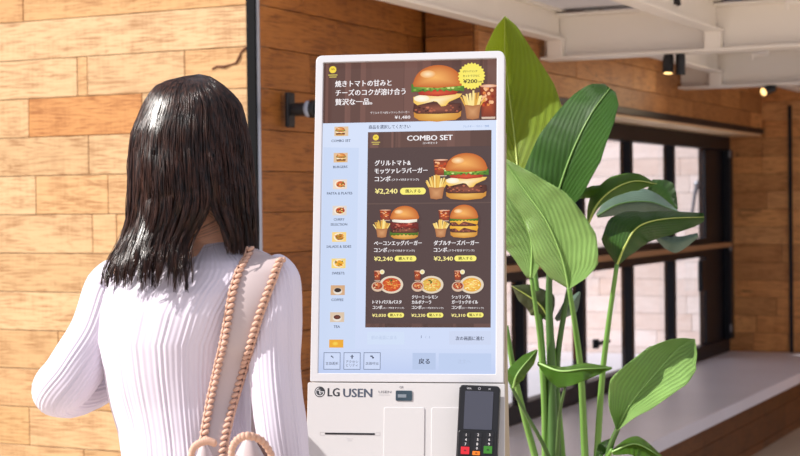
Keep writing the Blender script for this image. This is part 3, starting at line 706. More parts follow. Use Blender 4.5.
T('menu_text', 'COMBO SET', 407, 137.8, 7.4, TX, 453, bold=.03); T('menu_text', 'コンボセット', 422.5, 142.8, 2.6, TX, 437.5)
T('menu_text', 'グリルトマト&', 374.6, 163, 6.2, TX, 411, bold=.03); T('menu_text', 'モッツァレラバーガー', 374.4, 170.9, 6.2, TX, 428, bold=.03); T('menu_text', 'コンボ', 374.6, 178.9, 6.2, TX, 390.5, bold=.03); T('menu_text', '(フライ付きドリンク)', 391.5, 179.6, 2.6, TX, 419)
T('menu_text', 'ベーコンエッグバーガー', 373.8, 243.2, 5.2, TX, 422, bold=.03); T('menu_text', 'コンボ', 373.8, 250, 5.2, TX, 387, bold=.03); T('menu_text', '(フライ付きドリンク)', 388, 250.6, 2.5, TX, 414.5)
T('menu_text', 'ダブルチーズバーガー', 433.6, 243, 5.2, TX, 478.5, bold=.03); T('menu_text', 'コンボ', 433.6, 249.8, 5.2, TX, 446.8, bold=.03); T('menu_text', '(フライ付きドリンク)', 447.5, 250.4, 2.5, TX, 474)
X3 = (372.4, 411.6, 451.6)
T('menu_text', 'トマトバジルパスタ', X3[0], 302, 4.1, TX, 401.5, bold=.03)
T('menu_text', 'クリーミーレモン', X3[1], 297, 4.1, TX, 437.5, bold=.03); T('menu_text', 'カルボナーラ', X3[1], 302.1, 4.1, TX, 431, bold=.03)
T('menu_text', 'シュリンプ&', X3[2], 296.8, 4.1, TX, 470, bold=.03); T('menu_text', 'ガーリックオイル', X3[2], 302, 4.1, TX, 477.5, bold=.03)
for x in X3: T('menu_text', 'コンボ', x, 307.3, 4.1, TX, x + 9.6, bold=.03); T('menu_text', '(スープ付きドリンク)', x + 10.2, 307.9, 2.0, TX, x + 31.5)
g.build('brand_mark', M_SCR, screen)
PR = (255, 240, 150)
T('price_text', '¥2,240', 374.8, 191, 7, PR, 397.5, bold=.03); T('price_text', '¥2,240', 373.8, 258.6, 5.8, PR, 392.6, bold=.03); T('price_text', '¥2,340', 433.6, 258.4, 5.8, PR, 452.6, bold=.03)
for x, t in zip(X3, ('¥2,030', '¥2,230', '¥2,310')): T('price_text', t, x - .4, 315.2, 4.2, PR, x + 13.4, bold=.03)
def pill(px, py, w, h, em):
    g = G(); g.z = Z1 + .0007; x, y = kp(px, py); w2_, h2_ = w / 2 * PX, h / 2 * PX
    g.fan(rrect(x - w2_, y - h2_, x + w2_, y + h2_, h2_ * .99), (252, 240, 120), (252, 240, 120)); g.up(); g.text('購入する', x, y, em * PX, (70, 60, 20), None, 'c', .02); g.build('buy_button', M_SCR, screen)
for a in ((412.7, 190.9, 26, 6.8, 4), (405.2, 258.4, 22, 5.6, 3.6), (465.2, 258.2, 22, 5.6, 3.6), (395.6, 315, 16.5, 4.8, 3.1), (434.8, 315, 16.5, 4.8, 3.1), (475, 314.8, 16.5, 4.8, 3.1)): pill(*a)
# bottom controls
g = G(); g.z = Z1 + .0002
BX(g, 449, 331, 490.5, 344.5, (204, 214, 240)); BX(g, 367, 331.6, 404, 344.5, (208, 222, 246)); g.up()
T(g, '次の画面に進む', 455.5, 338.3, 4.4, (60, 66, 88), 483.3, bold=.02); T(g, '前の画面に戻る', 371, 337.5, 4.2, (186, 200, 228), 396.5, bold=.01); T(g, '1', 420.8, 336.6, 4, (110, 120, 150)); T(g, '/', 425, 336.8, 3.4, (170, 180, 210)); T(g, '1', 429, 337, 3.4, (160, 172, 204))
g.build('pager', M_SCR, screen)
for (a, b, t1, t2, ic) in ((323.4, 340.3, '言語選択', '', 0), (343.4, 360.2, 'アクセシ', 'ビリティ', 1), (363.4, 380.2, '店員呼出', '', 2)):
    g = G(); g.z = Z1 + .0002; xa, ya = kp(a, 352.3); xb, yb_ = kp(b, 368.8); xb = xa + 17 * PX; yb_ = ya - 17 * PX; w_ = .55 * PX
    for r_ in ((xa, yb_, xb, yb_ + w_), (xa, ya - w_, xb, ya), (xa, yb_, xa + w_, ya), (xb - w_, yb_, xb, ya)): g.rect(*r_, (90, 100, 130))
    g.rect(xa + w_, yb_ + w_, xb - w_, ya - w_, (206, 218, 246)); g.up(); xc = (xa + xb) / 2; yc = ya - 4.4 * PX
    if ic == 0: g.rect(xc - 1.2*PX, yc, xc + .2*PX, yc + 1.2*PX, (60, 66, 90)); g.poly([(xc - .2*PX, yc - .3*PX), (xc + 1.6*PX, yc - 1.6*PX), (xc + 1*PX, yc + .6*PX)], (60, 66, 90))
    elif ic == 1: g.ell(xc, yc + 1.4*PX, .7*PX, .7*PX, (50, 56, 80), n=10); g.rect(xc - 1.7*PX, yc + .1*PX, xc + 1.7*PX, yc + .7*PX, (50, 56, 80)); g.rect(xc - .6*PX, yc - 1.9*PX, xc + .6*PX, yc + .6*PX, (50, 56, 80))
    else: g.rect(xc - 1.8*PX, yc, xc + .6*PX, yc + 1.3*PX, (60, 66, 90)); g.ell(xc + .9*PX, yc - .8*PX, 1.1*PX, .9*PX, (60, 66, 90), n=10)
    if ic == 1: g.text(t1, xc, ya - 9.3*PX, 3.3*PX, (60, 66, 90), None, 'c', .01); g.text(t2, xc, ya - 12.8*PX, 3.3*PX, (60, 66, 90), None, 'c', .01)
    else: g.text(t1, xc, ya - 11*PX, 3.3*PX, (60, 66, 90), None, 'c', .01)
    g.build('screen_button', M_SCR, screen)
g = G(); g.z = Z1 + .0002; BX(g, 412.3, 352.8, 435.3, 369.6, (184, 200, 232)); g.up(); x, y = kp(424, 361.3); g.text('戻る', x, y, 6 * PX, (44, 50, 70), None, 'c', .03); g.build('screen_button', M_SCR, screen)
g = G(); g.z = Z1 + .0002; BX(g, 438.5, 353.2, 491, 370.6, (190, 206, 238)); g.up(); x, y = kp(464, 361.5); g.text('注文へ', x, y, 4.5 * PX, (180, 194, 224), None, 'c', .0); g.build('screen_button', M_SCR, screen)

# ---- printed marks and fittings of the lower front
ZF = .0037
g = G(); g.z = ZF; x, y = kp(320.2, 391.9); r_ = 5.3 * PX
g.ell(x, y, r_, r_, (70, 74, 80), (36, 38, 44), n=32); g.up(.0001)
def arc(cx, cy, ra, rb, a0, a1, col, n=20):
    pts = [(cx + ra * math.cos(math.radians(a0 + (a1 - a0) * i / n)), cy + ra * math.sin(math.radians(a0 + (a1 - a0) * i / n))) for i in range(n + 1)]
    pts += [(cx + rb * math.cos(math.radians(a1 - (a1 - a0) * i / n)), cy + rb * math.sin(math.radians(a1 - (a1 - a0) * i / n))) for i in range(n + 1)]
    for i in range(n): g.poly([pts[i], pts[i+1], pts[2*n - i], pts[2*n + 1 - i]], col)
LC = (226, 226, 230)
arc(x, y, r_ * .82, r_ * .70, 100, 360, LC); g.rect(x + .1*r_, y - .06*r_, x + .82*r_, y + .06*r_, LC); g.rect(x - .06*r_, y - .42*r_, x + .06*r_, y + .42*r_, LC); g.rect(x - .06*r_, y - .42*r_, x + .25*r_, y - .31*r_, LC)
g.ell(x - .32*r_, y + .3*r_, .12*r_, .12*r_, LC, n=10)
def Tm(body, px, py, em_px, col, px1, bold): 
    xx, yy = kp(px, py); g.text(body, xx, yy, em_px * PX, col, (px1 - px) * PX, 'l', bold)
g.build('printed_emblem', M_INK, kroot, label='dark round printed emblem with a face mark')
def Tp(name, *a, label=None):
    global g
    g = G(); g.z = ZF; Tm(*a); g.build(name, M_INK, kroot, label=label)
Tp('printed_word', 'LG', 328.3, 392.1, 11.6, (44, 48, 56), 339.9, .03, label='dark grey printed letters LG')
Tp('printed_word', 'USEN', 343.8, 392.7, 12.0, (74, 82, 98), 372.6, .03, label='blue grey printed letters USEN')
g = G(); g.z = ZF; Tm('USEN', 379, 391.9, 3.4, (120, 120, 126), 391.6, .02); BX(g, 379, 394.8, 390.5, 395.3, (176, 176, 182)); 
g.build('small_print', M_INK, kroot); g = G(); g.z = ZF; Tm('QR', 399.8, 387.2, 3, (130, 130, 136), 404, .013)

g.build('small_print', M_INK, kroot); g = G(); g.z = ZF; BX(g, 347, 438.6, 353.6, 439.1, (178, 178, 184)); BX(g, 348, 440.6, 352.6, 441.1, (178, 178, 184))
g.build('small_print', M_INK, kroot)
g = G(); g.z = ZF; lc = (176, 174, 176)
def lrect(a, b, c, d, col, w_=.35, sides='tlrb'):
    xa, ya = kp(a, b); xb, yb_ = kp(c, d); w_ *= PX
    if 't' in sides: g.rect(xa, ya - w_, xb, ya, col)
    if 'b' in sides: g.rect(xa, yb_, xb, yb_ + w_, col)
    if 'l' in sides: g.rect(xa, yb_, xa + w_, ya, col)
    if 'r' in sides: g.rect(xb - w_, yb_, xb, ya, col)
lrect(320.5, 432, 325, 435.5, lc, sides='tlb'); g.build('slot_mark', M_INK, kroot); g = G(); g.z = ZF; lrect(376, 432.5, 380.5, 435.8, lc, sides='trb')
g.build('slot_mark', M_INK, kroot)
def panel(a, b, c, d, name):
    xa, ya = kp(a, b); xb, yb_ = kp(c, d)
    m = MB().prism([K(x, y, .0025) for x, y in rrect(xa, yb_, xb, ya, .004)], KN * .0022); return m.build(name, M_GREYW, kroot, bevel=.0008)
panel(384.4, 407.2, 424.2, 500, 'printer_door'); panel(431.8, 407.4, 488, 500, 'side_door')
xa, ya = kp(325.4, 432.6); xb, yb_ = kp(375, 434.9)
MB().box(K(xa, yb_, .0036), KX * (xb - xa), KU * (ya - yb_), KN * .0006).build('card_slot', mat('slot_black', (24, 22, 26), .5), kroot)
xa, ya = kp(396.2, 390.6); xb, yb_ = kp(412.4, 400.9)
MB().prism([K(x, y, .0036) for x, y in rrect(xa, yb_, xb, ya, .002)], KN * .0012).build('scanner_window', mat('dark_scanner_glass', (46, 66, 78), .12, coat=.6), kroot)
MB().box(K(xa + .004, yb_ + .006, .0049), KX * .016, KU * .006, KN * .0004).build('scanner_sensor', mat('grey_sensor', (130, 140, 150), .3), kroot)

# ============================================================ CARD TERMINAL
TA = Vector(K(*kp(481.7, 385.8), .034)); tu = (KU * .999 + KX * .03).normalized(); tx = tu.cross(KN).normalized(); tn = tx.cross(tu).normalized()
if tn.dot(KN) < 0: tn = -tn
TT = math.radians(6)        # the terminal leans back a little less than the face
tn, tu = (tn * math.cos(TT) + tu * math.sin(TT)).normalized(), (tu * math.cos(TT) - tn * math.sin(TT)).normalized()
S = .0735 / 38.5
def Tt(x, y, z=0.0): return TA + tx * x + tu * y + tn * z
term = thing('card_terminal', Tt(0, -.17, -.02), 'black card payment terminal with keypad on the lower right of the white kiosk', 'card terminal')
tw, th = .0375, .168
def tpoly(hw0, hw1, y0, y1, r): return rrect(-hw0, y0, hw0, y1, r)
MB().prism([Tt(x, y, -.022) for x, y in rrect(-tw, -th, tw, 0, .007)], tn * .022).build('housing', mat('terminal_black', (22, 22, 26), .3), term, bevel=.003, seg=3)
MB().prism([Tt(x, y, .0002) for x, y in rrect(-.026, -.081, .026, -.011, .0015)], tn * .0006).build('display', mat('terminal_display', (66, 68, 80), .25), term)
kb = MB().prism([Tt(x, y, .0002) for x, y in rrect(-.0345, -.160, .0345, -.083, .005)], tn * .005).build('keypad', mat('keypad_black', (14, 14, 16), .35), term, bevel=.0015)
MB().box(Tt(-.02, -.12, -.0285), tx * .04, tu * .09, tn * .0065).build('holder', M_GREYW, term)
def tk(px, py):
    n = tn; p = onplane(px, py, Tt(0, 0, .005), n) - TA; return p.dot(tx), p.dot(tu)
cols_ = [(466.3, 478.3, 489.8), (466, 477.8, 489.4), (465.6, 477.3, 489)]
g = G(); g.z = .0066
nums = '123456789'; rows_y = (434.8, 439.6, 444.1)
for r_i in range(3):
    for c_i in range(3):
        x, y = tk(cols_[r_i][c_i], rows_y[r_i])
        MB().prism([Tt(a, b, .0052) for a, b in rrect(x - .0065, y - .0036, x + .0065, y + .0036, .001)], tn * .001).build('key', mat('key_black', (26, 26, 30), .4), kb)
        g.text(nums[r_i*3 + c_i], x, y, .0068, (216, 214, 214), None, 'c', .02)
x, y = tk(477, 448.3); MB().prism([Tt(a, b, .0052) for a, b in rrect(x - .0065, y - .0034, x + .0065, y + .0034, .001)], tn * .001).build('key', bpy.data.materials['key_black'], kb); g.text('0', x, y, .0066, (216, 214, 214), None, 'c', .02)
for px_, py_, c_, w_ in ((465.2, 450.5, (200, 30, 44), .0078), (476.3, 453.2, (230, 120, 20), .0068), (488, 449.9, (50, 120, 30), .0078)):
    x, y = tk(px_, py_); hh = .0068 if c_[1] != 120 or c_[0] == 50 else .0036
    MB().prism([Tt(a, b, .0052) for a, b in rrect(x - w_, y - hh, x + w_, y + hh, .001)], tn * .0014).build('key', mat('key_colour', c_, .4), kb, bevel=.0004)
    g.z = .0068; g.rect(x - .002, y - .0012, x + .002, y + .0012, tuple(v * .5 for v in c_))
g.build('key_marks', M_INK, kb, Kf=Tt)
g = G(); g.z = .0009
for (xa_, t_) in ((-.019, 'VISA'), (.019, 'IC')): g.text(t_, xa_, -.0065, .0045, (190, 190, 196), None, 'c', .02)
g.ell(0, -.0062, .0026, .0026, (150, 150, 158), n=14); g.z = .001; g.ell(0, -.0062, .0016, .0016, (30, 30, 34), n=14)
g.build('terminal_marks', M_INK, term, Kf=Tt)

# ============================================================ PLANT
def leaf_mat(name, base, glow, vein=1.0, rough=.38, tw=.4):
    m = bpy.data.materials.new(name); m.use_nodes = True; nt = m.node_tree; N = nt.nodes; L = nt.links; b = N['Principled BSDF']; out = N['Material Output']
    uv = N.new('ShaderNodeUVMap'); uv.uv_map = 'UVMap'; sx = N.new('ShaderNodeSeparateXYZ'); L.new(uv.outputs[0], sx.inputs[0])
    def ma(op, a, bb=None):
        x = N.new('ShaderNodeMath'); x.operation = op
        for i, q in enumerate((a, bb)):
            if q is None: continue
            if isinstance(q, (int, float)): x.inputs[i].default_value = q
            else: L.new(q, x.inputs[i])
        return x.outputs[0]
    av = ma('ABSOLUTE', sx.outputs[1]); t = ma('SUBTRACT', sx.outputs[0], ma('MULTIPLY', av, .55))
    nz = N.new('ShaderNodeTexNoise'); nz.inputs['Scale'].default_value = 9; nz.inputs['Detail'].default_value = 3; tc = N.new('ShaderNodeTexCoord'); L.new(tc.outputs['Object'], nz.inputs['Vector'])
    w = ma('SINE', ma('ADD', ma('MULTIPLY', t, 330.0), ma('MULTIPLY', nz.outputs[0], 5.0)))
    w2 = ma('SINE', ma('MULTIPLY', t, 83.0))
    h = ma('ADD', ma('MULTIPLY', w, .5), w2)
    mx = N.new('ShaderNodeMix'); mx.data_type = 'RGBA'; f = ma('MULTIPLY', ma('ADD', ma('MULTIPLY', h, .22 * vein), nz.outputs[0]), 1.0); L.new(f, mx.inputs[0])
    c = lin(base); mx.inputs[6].default_value = (*[v * .72 for v in c], 1); mx.inputs[7].default_value = (*[min(1, v * 1.3) for v in c], 1)
    L.new(mx.outputs[2], b.inputs['Base Color']); b.inputs['Roughness'].default_value = rough; b.inputs['Specular IOR Level'].default_value = .45
    bp = N.new('ShaderNodeBump'); bp.inputs['Strength'].default_value = .7 * vein; bp.inputs['Distance'].default_value = .006; L.new(h, bp.inputs['Height']); L.new(bp.outputs[0], b.inputs['Normal'])
    tr = N.new('ShaderNodeBsdfTranslucent'); tr.inputs[0].default_value = (*lin(glow), 1); L.new(bp.outputs[0], tr.inputs['Normal'])
    ms = N.new('ShaderNodeMixShader'); ms.inputs[0].default_value = tw; L.new(b.outputs[0], ms.inputs[1]); L.new(tr.outputs[0], ms.inputs[2]); L.new(ms.outputs[0], out.inputs[0])
    return m
LF = {'fresh': leaf_mat('fresh_leaf', (88, 138, 48), (180, 200, 36)), 'dark': leaf_mat('dark_leaf', (66, 108, 40), (110, 150, 30), tw=.3),
      'pale': leaf_mat('pale_leaf', (156, 198, 112), (160, 200, 80), tw=.25), 'grey': leaf_mat('grey_leaf_underside', (128, 156, 138), (90, 120, 80), tw=.15),
      'yellow': leaf_mat('sunlit_leaf', (132, 156, 62), (222, 232, 84), tw=.4), 'brown': leaf_mat('browning_leaf', (84, 96, 50), (120, 110, 40), tw=.2)}  # yellow: sun on the tall leaf put into a lighter, yellower base
M_RIB = mat('pale_midrib', (176, 190, 92), .4); M_RIBG = mat('green_midrib', (140, 178, 96), .4); M_STEM = mat('green_stem', (104, 146, 64), .4, noise_amt=.15, nscale=14)
M_STEMD = mat('dark_green_stem', (70, 104, 48), .45, noise_amt=.15, nscale=14)
PB = Vector((0.40, 3.95, 0))
plant = thing('potted_bird_of_paradise', PB, 'large leafy green plant with paddle leaves standing between the kiosk and the window ledge', 'plant')
def cr_spline(pts, n):
    """Catmull-Rom through 3D points"""
    p = [pts[0] * 2 - pts[1]] + list(pts) + [pts[-1] * 2 - pts[-2]]; out = []; segs = len(pts) - 1
    for i in range(n + 1):
        t = i / n * segs; k = min(int(t), segs - 1); u = t - k; a, b, c, d = p[k:k+4]
        out.append(.5 * ((2*b) + (c - a) * u + (2*a - 5*b + 4*c - d) * u*u + (3*b - a - 3*c + d) * u**3))
    return out
def leaf(mid, tl, wl, tr_, wr, kind, fl=0.0, fr=0.0, wave=.004, rib=True, seed=0, nu=34, nv=8, ribm=None, curl=0.0):
    """mid: base to tip as (px, py, Y); widths in photo pixels left / right of the direction of growth; fl, fr: how far the edges bend away from the camera (m)"""
    r = random.Random(seed)
    mid3 = cr_spline([Vector(m) for m in mid], nu)
    V = []; Fc = []; U = []
    ln = sum((P(*mid3[i+1]) - P(*mid3[i])).length for i in range(nu)); ph = r.uniform(0, 6)
    for i, q in enumerate(mid3):
        t = i / nu; a = mid3[max(i-1, 0)]; b = mid3[min(i+1, nu)]; d = Vector((b.x - a.x, b.y - a.y)).normalized()
        nl = Vector((d.y, -d.x))        # left of growth, photo y runs downward
        for j in range(-nv, nv + 1):
            v = j / nv; w = (interp(tl, wl, t) if v < 0 else interp(tr_, wr, t)); s_ = abs(v)
            f_ = fl if v < 0 else fr
            k = (1 if v < 0 else -1) * w * s_
            wob = wave * s_ ** 2 * math.sin(t * 17 + ph + (2 if v < 0 else 0)) + wave * .5 * s_ * math.sin(t * 41 + ph * 2)
            V.append(P(q.x + nl.x * k, q.y + nl.y * k, q.z + f_ * s_ ** 1.5 * math.sin(math.pi * min(1, t * .9 + .1)) ** .5 + wob + curl * s_ ** 4)); U.append((t * ln / .6, v))
    m = 2 * nv + 1
    for i in range(nu):
        for j in range(m - 1): Fc.append((i*m + j, i*m + j + 1, (i+1)*m + j + 1, (i+1)*m + j))
    o = obj('leaf', V, Fc, LF[kind], plant, smooth=True)
    ul = o.data.uv_layers.new(name='UVMap')
    for p in o.data.polygons:
        for l, vi in zip(p.loop_indices, p.vertices): ul.data[l].uv = U[vi]
    md = o.modifiers.new('thick', 'SOLIDIFY'); md.thickness = .0006; md.offset = 0
    if rib:
        pts = [P(q.x, q.y, q.z - .0012) for q in mid3]
        MB().tube(pts, [.0030 * (1 - .8 * i / nu) for i in range(nu + 1)], 8).build('midrib', ribm or M_RIB, o, smooth=True)
    return o
def stem(pts, r0, r1, m=None):
    p3 = cr_spline([Vector(p) for p in pts], 16); p3 = [P(*q) for q in p3]
    base = Vector((PB.x + (p3[-1].x - PB.x) * .35, PB.y + (p3[-1].y - PB.y) * .5, .40))
    p3 += [p3[-1].lerp(base, .5), base]; n = len(p3)
    MB().tube(p3, [r0 + (r1 - r0) * i / (n - 1) for i in range(n)], 10).build('stem', m or M_STEM, plant, smooth=True)
t5 = [0, .15, .35, .6, .8, .93, 1]
# tall upright leaf whose sunlit half shows beside the kiosk
leaf([(519, 190, 4.04), (516, 150, 4.10), (510, 100, 4.12), (505, 55, 4.06), (505, 16, 3.95)], [0, .2, .5, .78, .93, 1], [6, 30, 30, 20, 9, 0], [0, .18, .33, .55, .78, .93, 1], [10, 50, 55, 46, 27, 13, 0], 'yellow', fl=-.03, fr=-.10, seed=1, wave=.007)
# broad dark leaf leaning right
leaf([(553, 222, 3.86), (559, 190, 3.84), (573, 150, 3.83), (591, 114, 3.83), (610, 88, 3.85)], [0, .25, .5, .8, .93, 1], [10, 40, 37, 25, 18, 7], [0, .25, .5, .8, .94, 1], [4, 24, 30, 24, 17, 7], 'dark', fl=.02, fr=-.07, seed=2, ribm=M_RIBG)
# light green leaf in front of it, and the paler one behind
leaf([(531, 278, 3.84), (531, 240, 3.84), (517, 205, 3.84), (503, 178, 3.85)], [0, .3, .6, 1], [4, 30, 30, 8], [0, .3, .6, 1], [3, 17, 18, 3], 'pale', fl=.03, fr=-.03, seed=3, ribm=M_RIBG)
leaf([(569, 289, 3.74), (562, 258, 3.73), (547, 222, 3.73), (526, 192, 3.75), (502, 158, 3.78)], [0, .12, .3, .6, .8, 1], [0, 17, 27, 18, 16, 1], [0, .05, .14, .32, .6, .8, 1], [0, 17, 33, 40, 31, 18, 1], 'pale', fl=.05, fr=-.06, seed=4, ribm=M_RIBG)
# drooping group on the right
leaf([(650, 184, 3.98), (665, 192, 3.96), (677, 209, 3.94)], [0, .5, 1], [5, 12, 1], [0, .5, 1], [8, 14, 1], 'dark', fl=.02, fr=.02, seed=6, rib=False)
leaf([(597, 216, 3.93), (620, 204, 3.92), (650, 202, 3.91), (678, 212, 3.90)], [0, .3, .6, 1], [2, 14, 13, 1], [0, .3, .6, 1], [2, 12, 12, 1], 'grey', fl=.02, fr=.03, seed=5, ribm=M_STEMD)
leaf([(587, 228, 3.88), (596, 206, 3.86), (612, 190, 3.85), (634, 181, 3.86), (657, 184, 3.88)], [0, .3, .55, .8, 1], [0, 10, 12, 7, 0], [0, .3, .6, .8, 1], [0, 4, 9, 10, 0], 'fresh', fl=.02, fr=.03, seed=7)
leaf([(612, 188, 3.86), (592, 190, 3.86), (576, 197, 3.87)], [0, .5, 1], [6, 9, 2], [0, .5, 1], [3, 4, 2], 'fresh', fr=.01, fl=.02, seed=8, rib=False)
leaf([(655, 236, 3.86), (675, 243, 3.85), (698, 235, 3.85)], [0, .5, 1], [2, 7, 2], [0, .5, 1], [2, 10, 2], 'grey', fl=.01, fr=.02, seed=9, rib=False)
leaf([(617, 265, 3.80), (625, 246, 3.79), (638, 227, 3.79), (663, 219, 3.80), (704, 217, 3.82)], [0, .2, .4, .6, .8, 1], [1, 24, 27, 11, 7, 4], [0, .2, .4, .6, .8, .95, 1], [1, 10, 18, 19, 17, 9, 4], 'dark', fl=.04, fr=.05, wave=.008, seed=10, ribm=M_RIB)
# low dark leaf
leaf([(550, 320, 3.92), (538, 303, 3.91), (512, 286, 3.92)], [0, .4, .8, 1], [2, 14, 9, 0], [0, .4, .8, 1], [2, 17, 10, 0], 'brown', fl=.03, fr=.03, seed=11)
leaf([(556, 320, 3.93), (570, 306, 3.92), (580, 292, 3.93)], [0, .5, 1], [2, 8, 1], [0, .5, 1], [2, 9, 1], 'grey', fl=.02, fr=.02, seed=12, rib=False)
# little flat leaf, left leaf, large lower right leaf and the leaf under it
leaf([(538, 363, 3.76), (560, 371, 3.72), (584, 369, 3.70), (612, 368, 3.72)], [0, .3, .7, 1], [1, 4, 6, 1], [0, .35, .7, 1], [2, 17, 11, 1], 'fresh', fl=.08, fr=-.01, seed=13, ribm=M_RIBG)
leaf([(513, 388, 3.75), (518, 373, 3.74), (537, 350, 3.76)], [0, .4, .8, 1], [2, 11, 7, 1], [0, .4, .8, 1], [1, 8, 7, 1], 'fresh', fl=.02, fr=.03, seed=14, ribm=M_RIBG)
leaf([(636, 362, 3.80), (652, 352, 3.80), (674, 346, 3.81)], [0, .5, 1], [2, 6, 1], [0, .5, 1], [2, 6, 1], 'dark', fl=.02, fr=.01, seed=15, rib=False)
leaf([(617, 430, 3.66), (631, 403, 3.65), (655, 374, 3.66), (677, 350, 3.68), (695, 339, 3.70)], [0, .12, .3, .6, .8, .93, 1], [1, 15, 31, 23, 10, 4, 0], [0, .12, .3, .6, .8, .93, 1], [1, 8, 20, 31, 27, 16, 0], 'pale', fl=-.02, fr=-.06, seed=16, ribm=M_RIBG, wave=.006)
leaf([(612, 452, 3.70), (636, 444, 3.68), (664, 459, 3.67)], [0, .5, 1], [2, 8, 1], [0, .5, 1], [3, 14, 2], 'fresh', fl=.03, fr=-.02, seed=17, ribm=M_RIBG)
leaf([(596, 462, 3.74), (603, 448, 3.74), (614, 438, 3.75)], [0, .5, 1], [1, 6, 1], [0, .5, 1], [1, 6, 1], 'dark', seed=18, rib=False)
stem([(519, 186, 4.04), (533, 262, 3.95), (541, 340, 3.93), (548, 456, 3.93)], .006, .011)
stem([(553, 220, 3.87), (549, 290, 3.90), (551, 360, 3.92), (553, 456, 3.92)], .006, .014, M_STEMD)
stem([(531, 276, 3.85), (540, 340, 3.90), (544, 400, 3.92), (545, 456, 3.93)], .005, .009)
stem([(569, 287, 3.74), (575, 325, 3.78), (581, 375, 3.84), (585, 456, 3.90)], .0055, .010)
stem([(587, 226, 3.88), (574, 268, 3.90), (563, 320, 3.92), (557, 370, 3.93), (558, 456, 3.94)], .0055, .009, M_STEMD)
stem([(617, 264, 3.80), (609, 320, 3.83), (602, 380, 3.86), (597, 456, 3.90)], .0055, .009)
stem([(506, 326, 3.80), (514, 372, 3.82), (524, 415, 3.86), (535, 456, 3.88)], .006, .009)
stem([(511, 386, 3.76), (525, 412, 3.80), (541, 440, 3.85), (550, 460, 3.90)], .0035, .006, M_STEMD)
stem([(565, 388, 3.72), (560, 412, 3.78), (557, 456, 3.88)], .003, .006, M_STEMD)
stem([(618, 428, 3.66), (612, 442, 3.70), (606, 462, 3.76)], .006, .008, M_STEMD)
stem([(550, 318, 3.92), (556, 380, 3.93), (562, 456, 3.95)], .005, .010)
stem([(612, 450, 3.70), (600, 470, 3.80)], .005, .008)
pt_ = MB(); n = 32; rings = [(0, .15), (.01, .16), (.36, .20), (.40, .205), (.405, .20), (.37, .188), (.36, 0.001)]
v = [Vector((PB.x + r_ * math.cos(2*math.pi*k/n), PB.y + r_ * math.sin(2*math.pi*k/n), z)) for z, r_ in rings for k in range(n)]
f = [(i*n+k, i*n+(k+1) % n, (i+1)*n+(k+1) % n, (i+1)*n+k) for i in range(len(rings)-1) for k in range(n)] + [tuple(range(n))[::-1]]
pt_.add(v, f).build('pot', mat('dark_grey_planter', (60, 60, 64), .6), plant, smooth=False)

# ============================================================ WOMAN
YW = 2.60
A_ = math.radians(24)
FW = Vector((math.sin(A_), math.cos(A_), 0)); RT = Vector((math.cos(A_), -math.sin(A_), 0))
def pz(py, px=190): return P(px, py, YW).z
wb = P(185, 440, YW)
woman = thing('person', (wb.x, wb.y, 0), 'person seen from behind with long dark hair and white ribbed cardigan, facing the kiosk', 'person')
def loft(rings, nu, rib=0.0, nrib=100, seed=0, fold=.0025, closed_top=False, closed_bot=False, sup=2.2):
    """rings: (centre, axis a * half, axis b * half)"""
    V = []; Fc = []
    for i, (c, a, b) in enumerate(rings):
        for k in range(nu):
            th = 2 * math.pi * k / nu; ct, st_ = math.cos(th), math.sin(th)
            e = 2 / sup; x = abs(ct) ** e * (1 if ct >= 0 else -1); y = abs(st_) ** e * (1 if st_ >= 0 else -1)
            p = c + a * x + b * y; nrm = (a.normalized() * ct + b.normalized() * st_)
            ph = th * nrib; rr = rib * (math.cos(ph) ** 3 * (0.6 + .4 * math.cos(ph * .25)))
            fo = fold * (noise.noise(p * 9 + Vector((seed, 0, 0))) * 1.2 + .5 * noise.noise(Vector((p.x * 26, p.y * 26, p.z * 13 + seed))))
            V.append(p + nrm * (rr + fo))
    for i in range(len(rings) - 1):
        for k in range(nu): Fc.append((i*nu+k, i*nu+(k+1) % nu, (i+1)*nu+(k+1) % nu, (i+1)*nu+k))
    if closed_top: Fc.append(tuple(range(nu)))
    if closed_bot: Fc.append(tuple((len(rings)-1)*nu + k for k in range(nu))[::-1])
    return V, Fc
# (py or None, z, centre px, half width px, half depth m)
TR_ = [(236, 216, 20, .042), (239, 216, 23, .046), (244, 214, 32, .052), (249, 210, 46, .058), (254, 205, 63, .064), (260, 201, 79, .072), (267, 199, 89, .080), (276, 196, 93, .088), (290, 190, 91, .098), (310, 184, 86, .104), (340, 177, 80, .102), (370, 178, 74, .096), (400, 180, 70, .090), (430, 184, 66, .088), (456, 187, 66, .09)]
def tor_row(c, hwm, b):
    a = math.sqrt(max(1e-5, hwm ** 2 - (b * math.sin(A_)) ** 2)) / math.cos(A_); return (c, RT * a, FW * b)
rings_k = []
for py, cx, h_, b in TR_: rings_k.append((P(cx, py, YW), h_ * YW / F, b))
c0 = P(187, 456, YW)
for z, h_, b in ((.98, .118, .095), (.92, .142, .104), (.86, .160, .112), (.80, .168, .114), (.76, .168, .112)): rings_k.append((Vector((c0.x + .0, c0.y, z)), h_, b))
rings = []
for i in range(len(rings_k) - 1):
    for k in range(5):
        t = k / 5; c = rings_k[i][0].lerp(rings_k[i+1][0], t); rings.append(tor_row(c, rings_k[i][1] * (1-t) + rings_k[i+1][1] * t, rings_k[i][2] * (1-t) + rings_k[i+1][2] * t))
rings.append(tor_row(*rings_k[-1]))
M_KNIT = mat('white_ribbed_knit', (214, 206, 220), .75, spec=.2)
M_KNIT.node_tree.nodes['Principled BSDF'].inputs['Sheen Weight'].default_value = .2
V, Fc = loft(rings, 560, rib=.0011, nrib=92, seed=1, fold=.0035)
cardi = obj('cardigan', V, Fc, M_KNIT, woman, smooth=True)
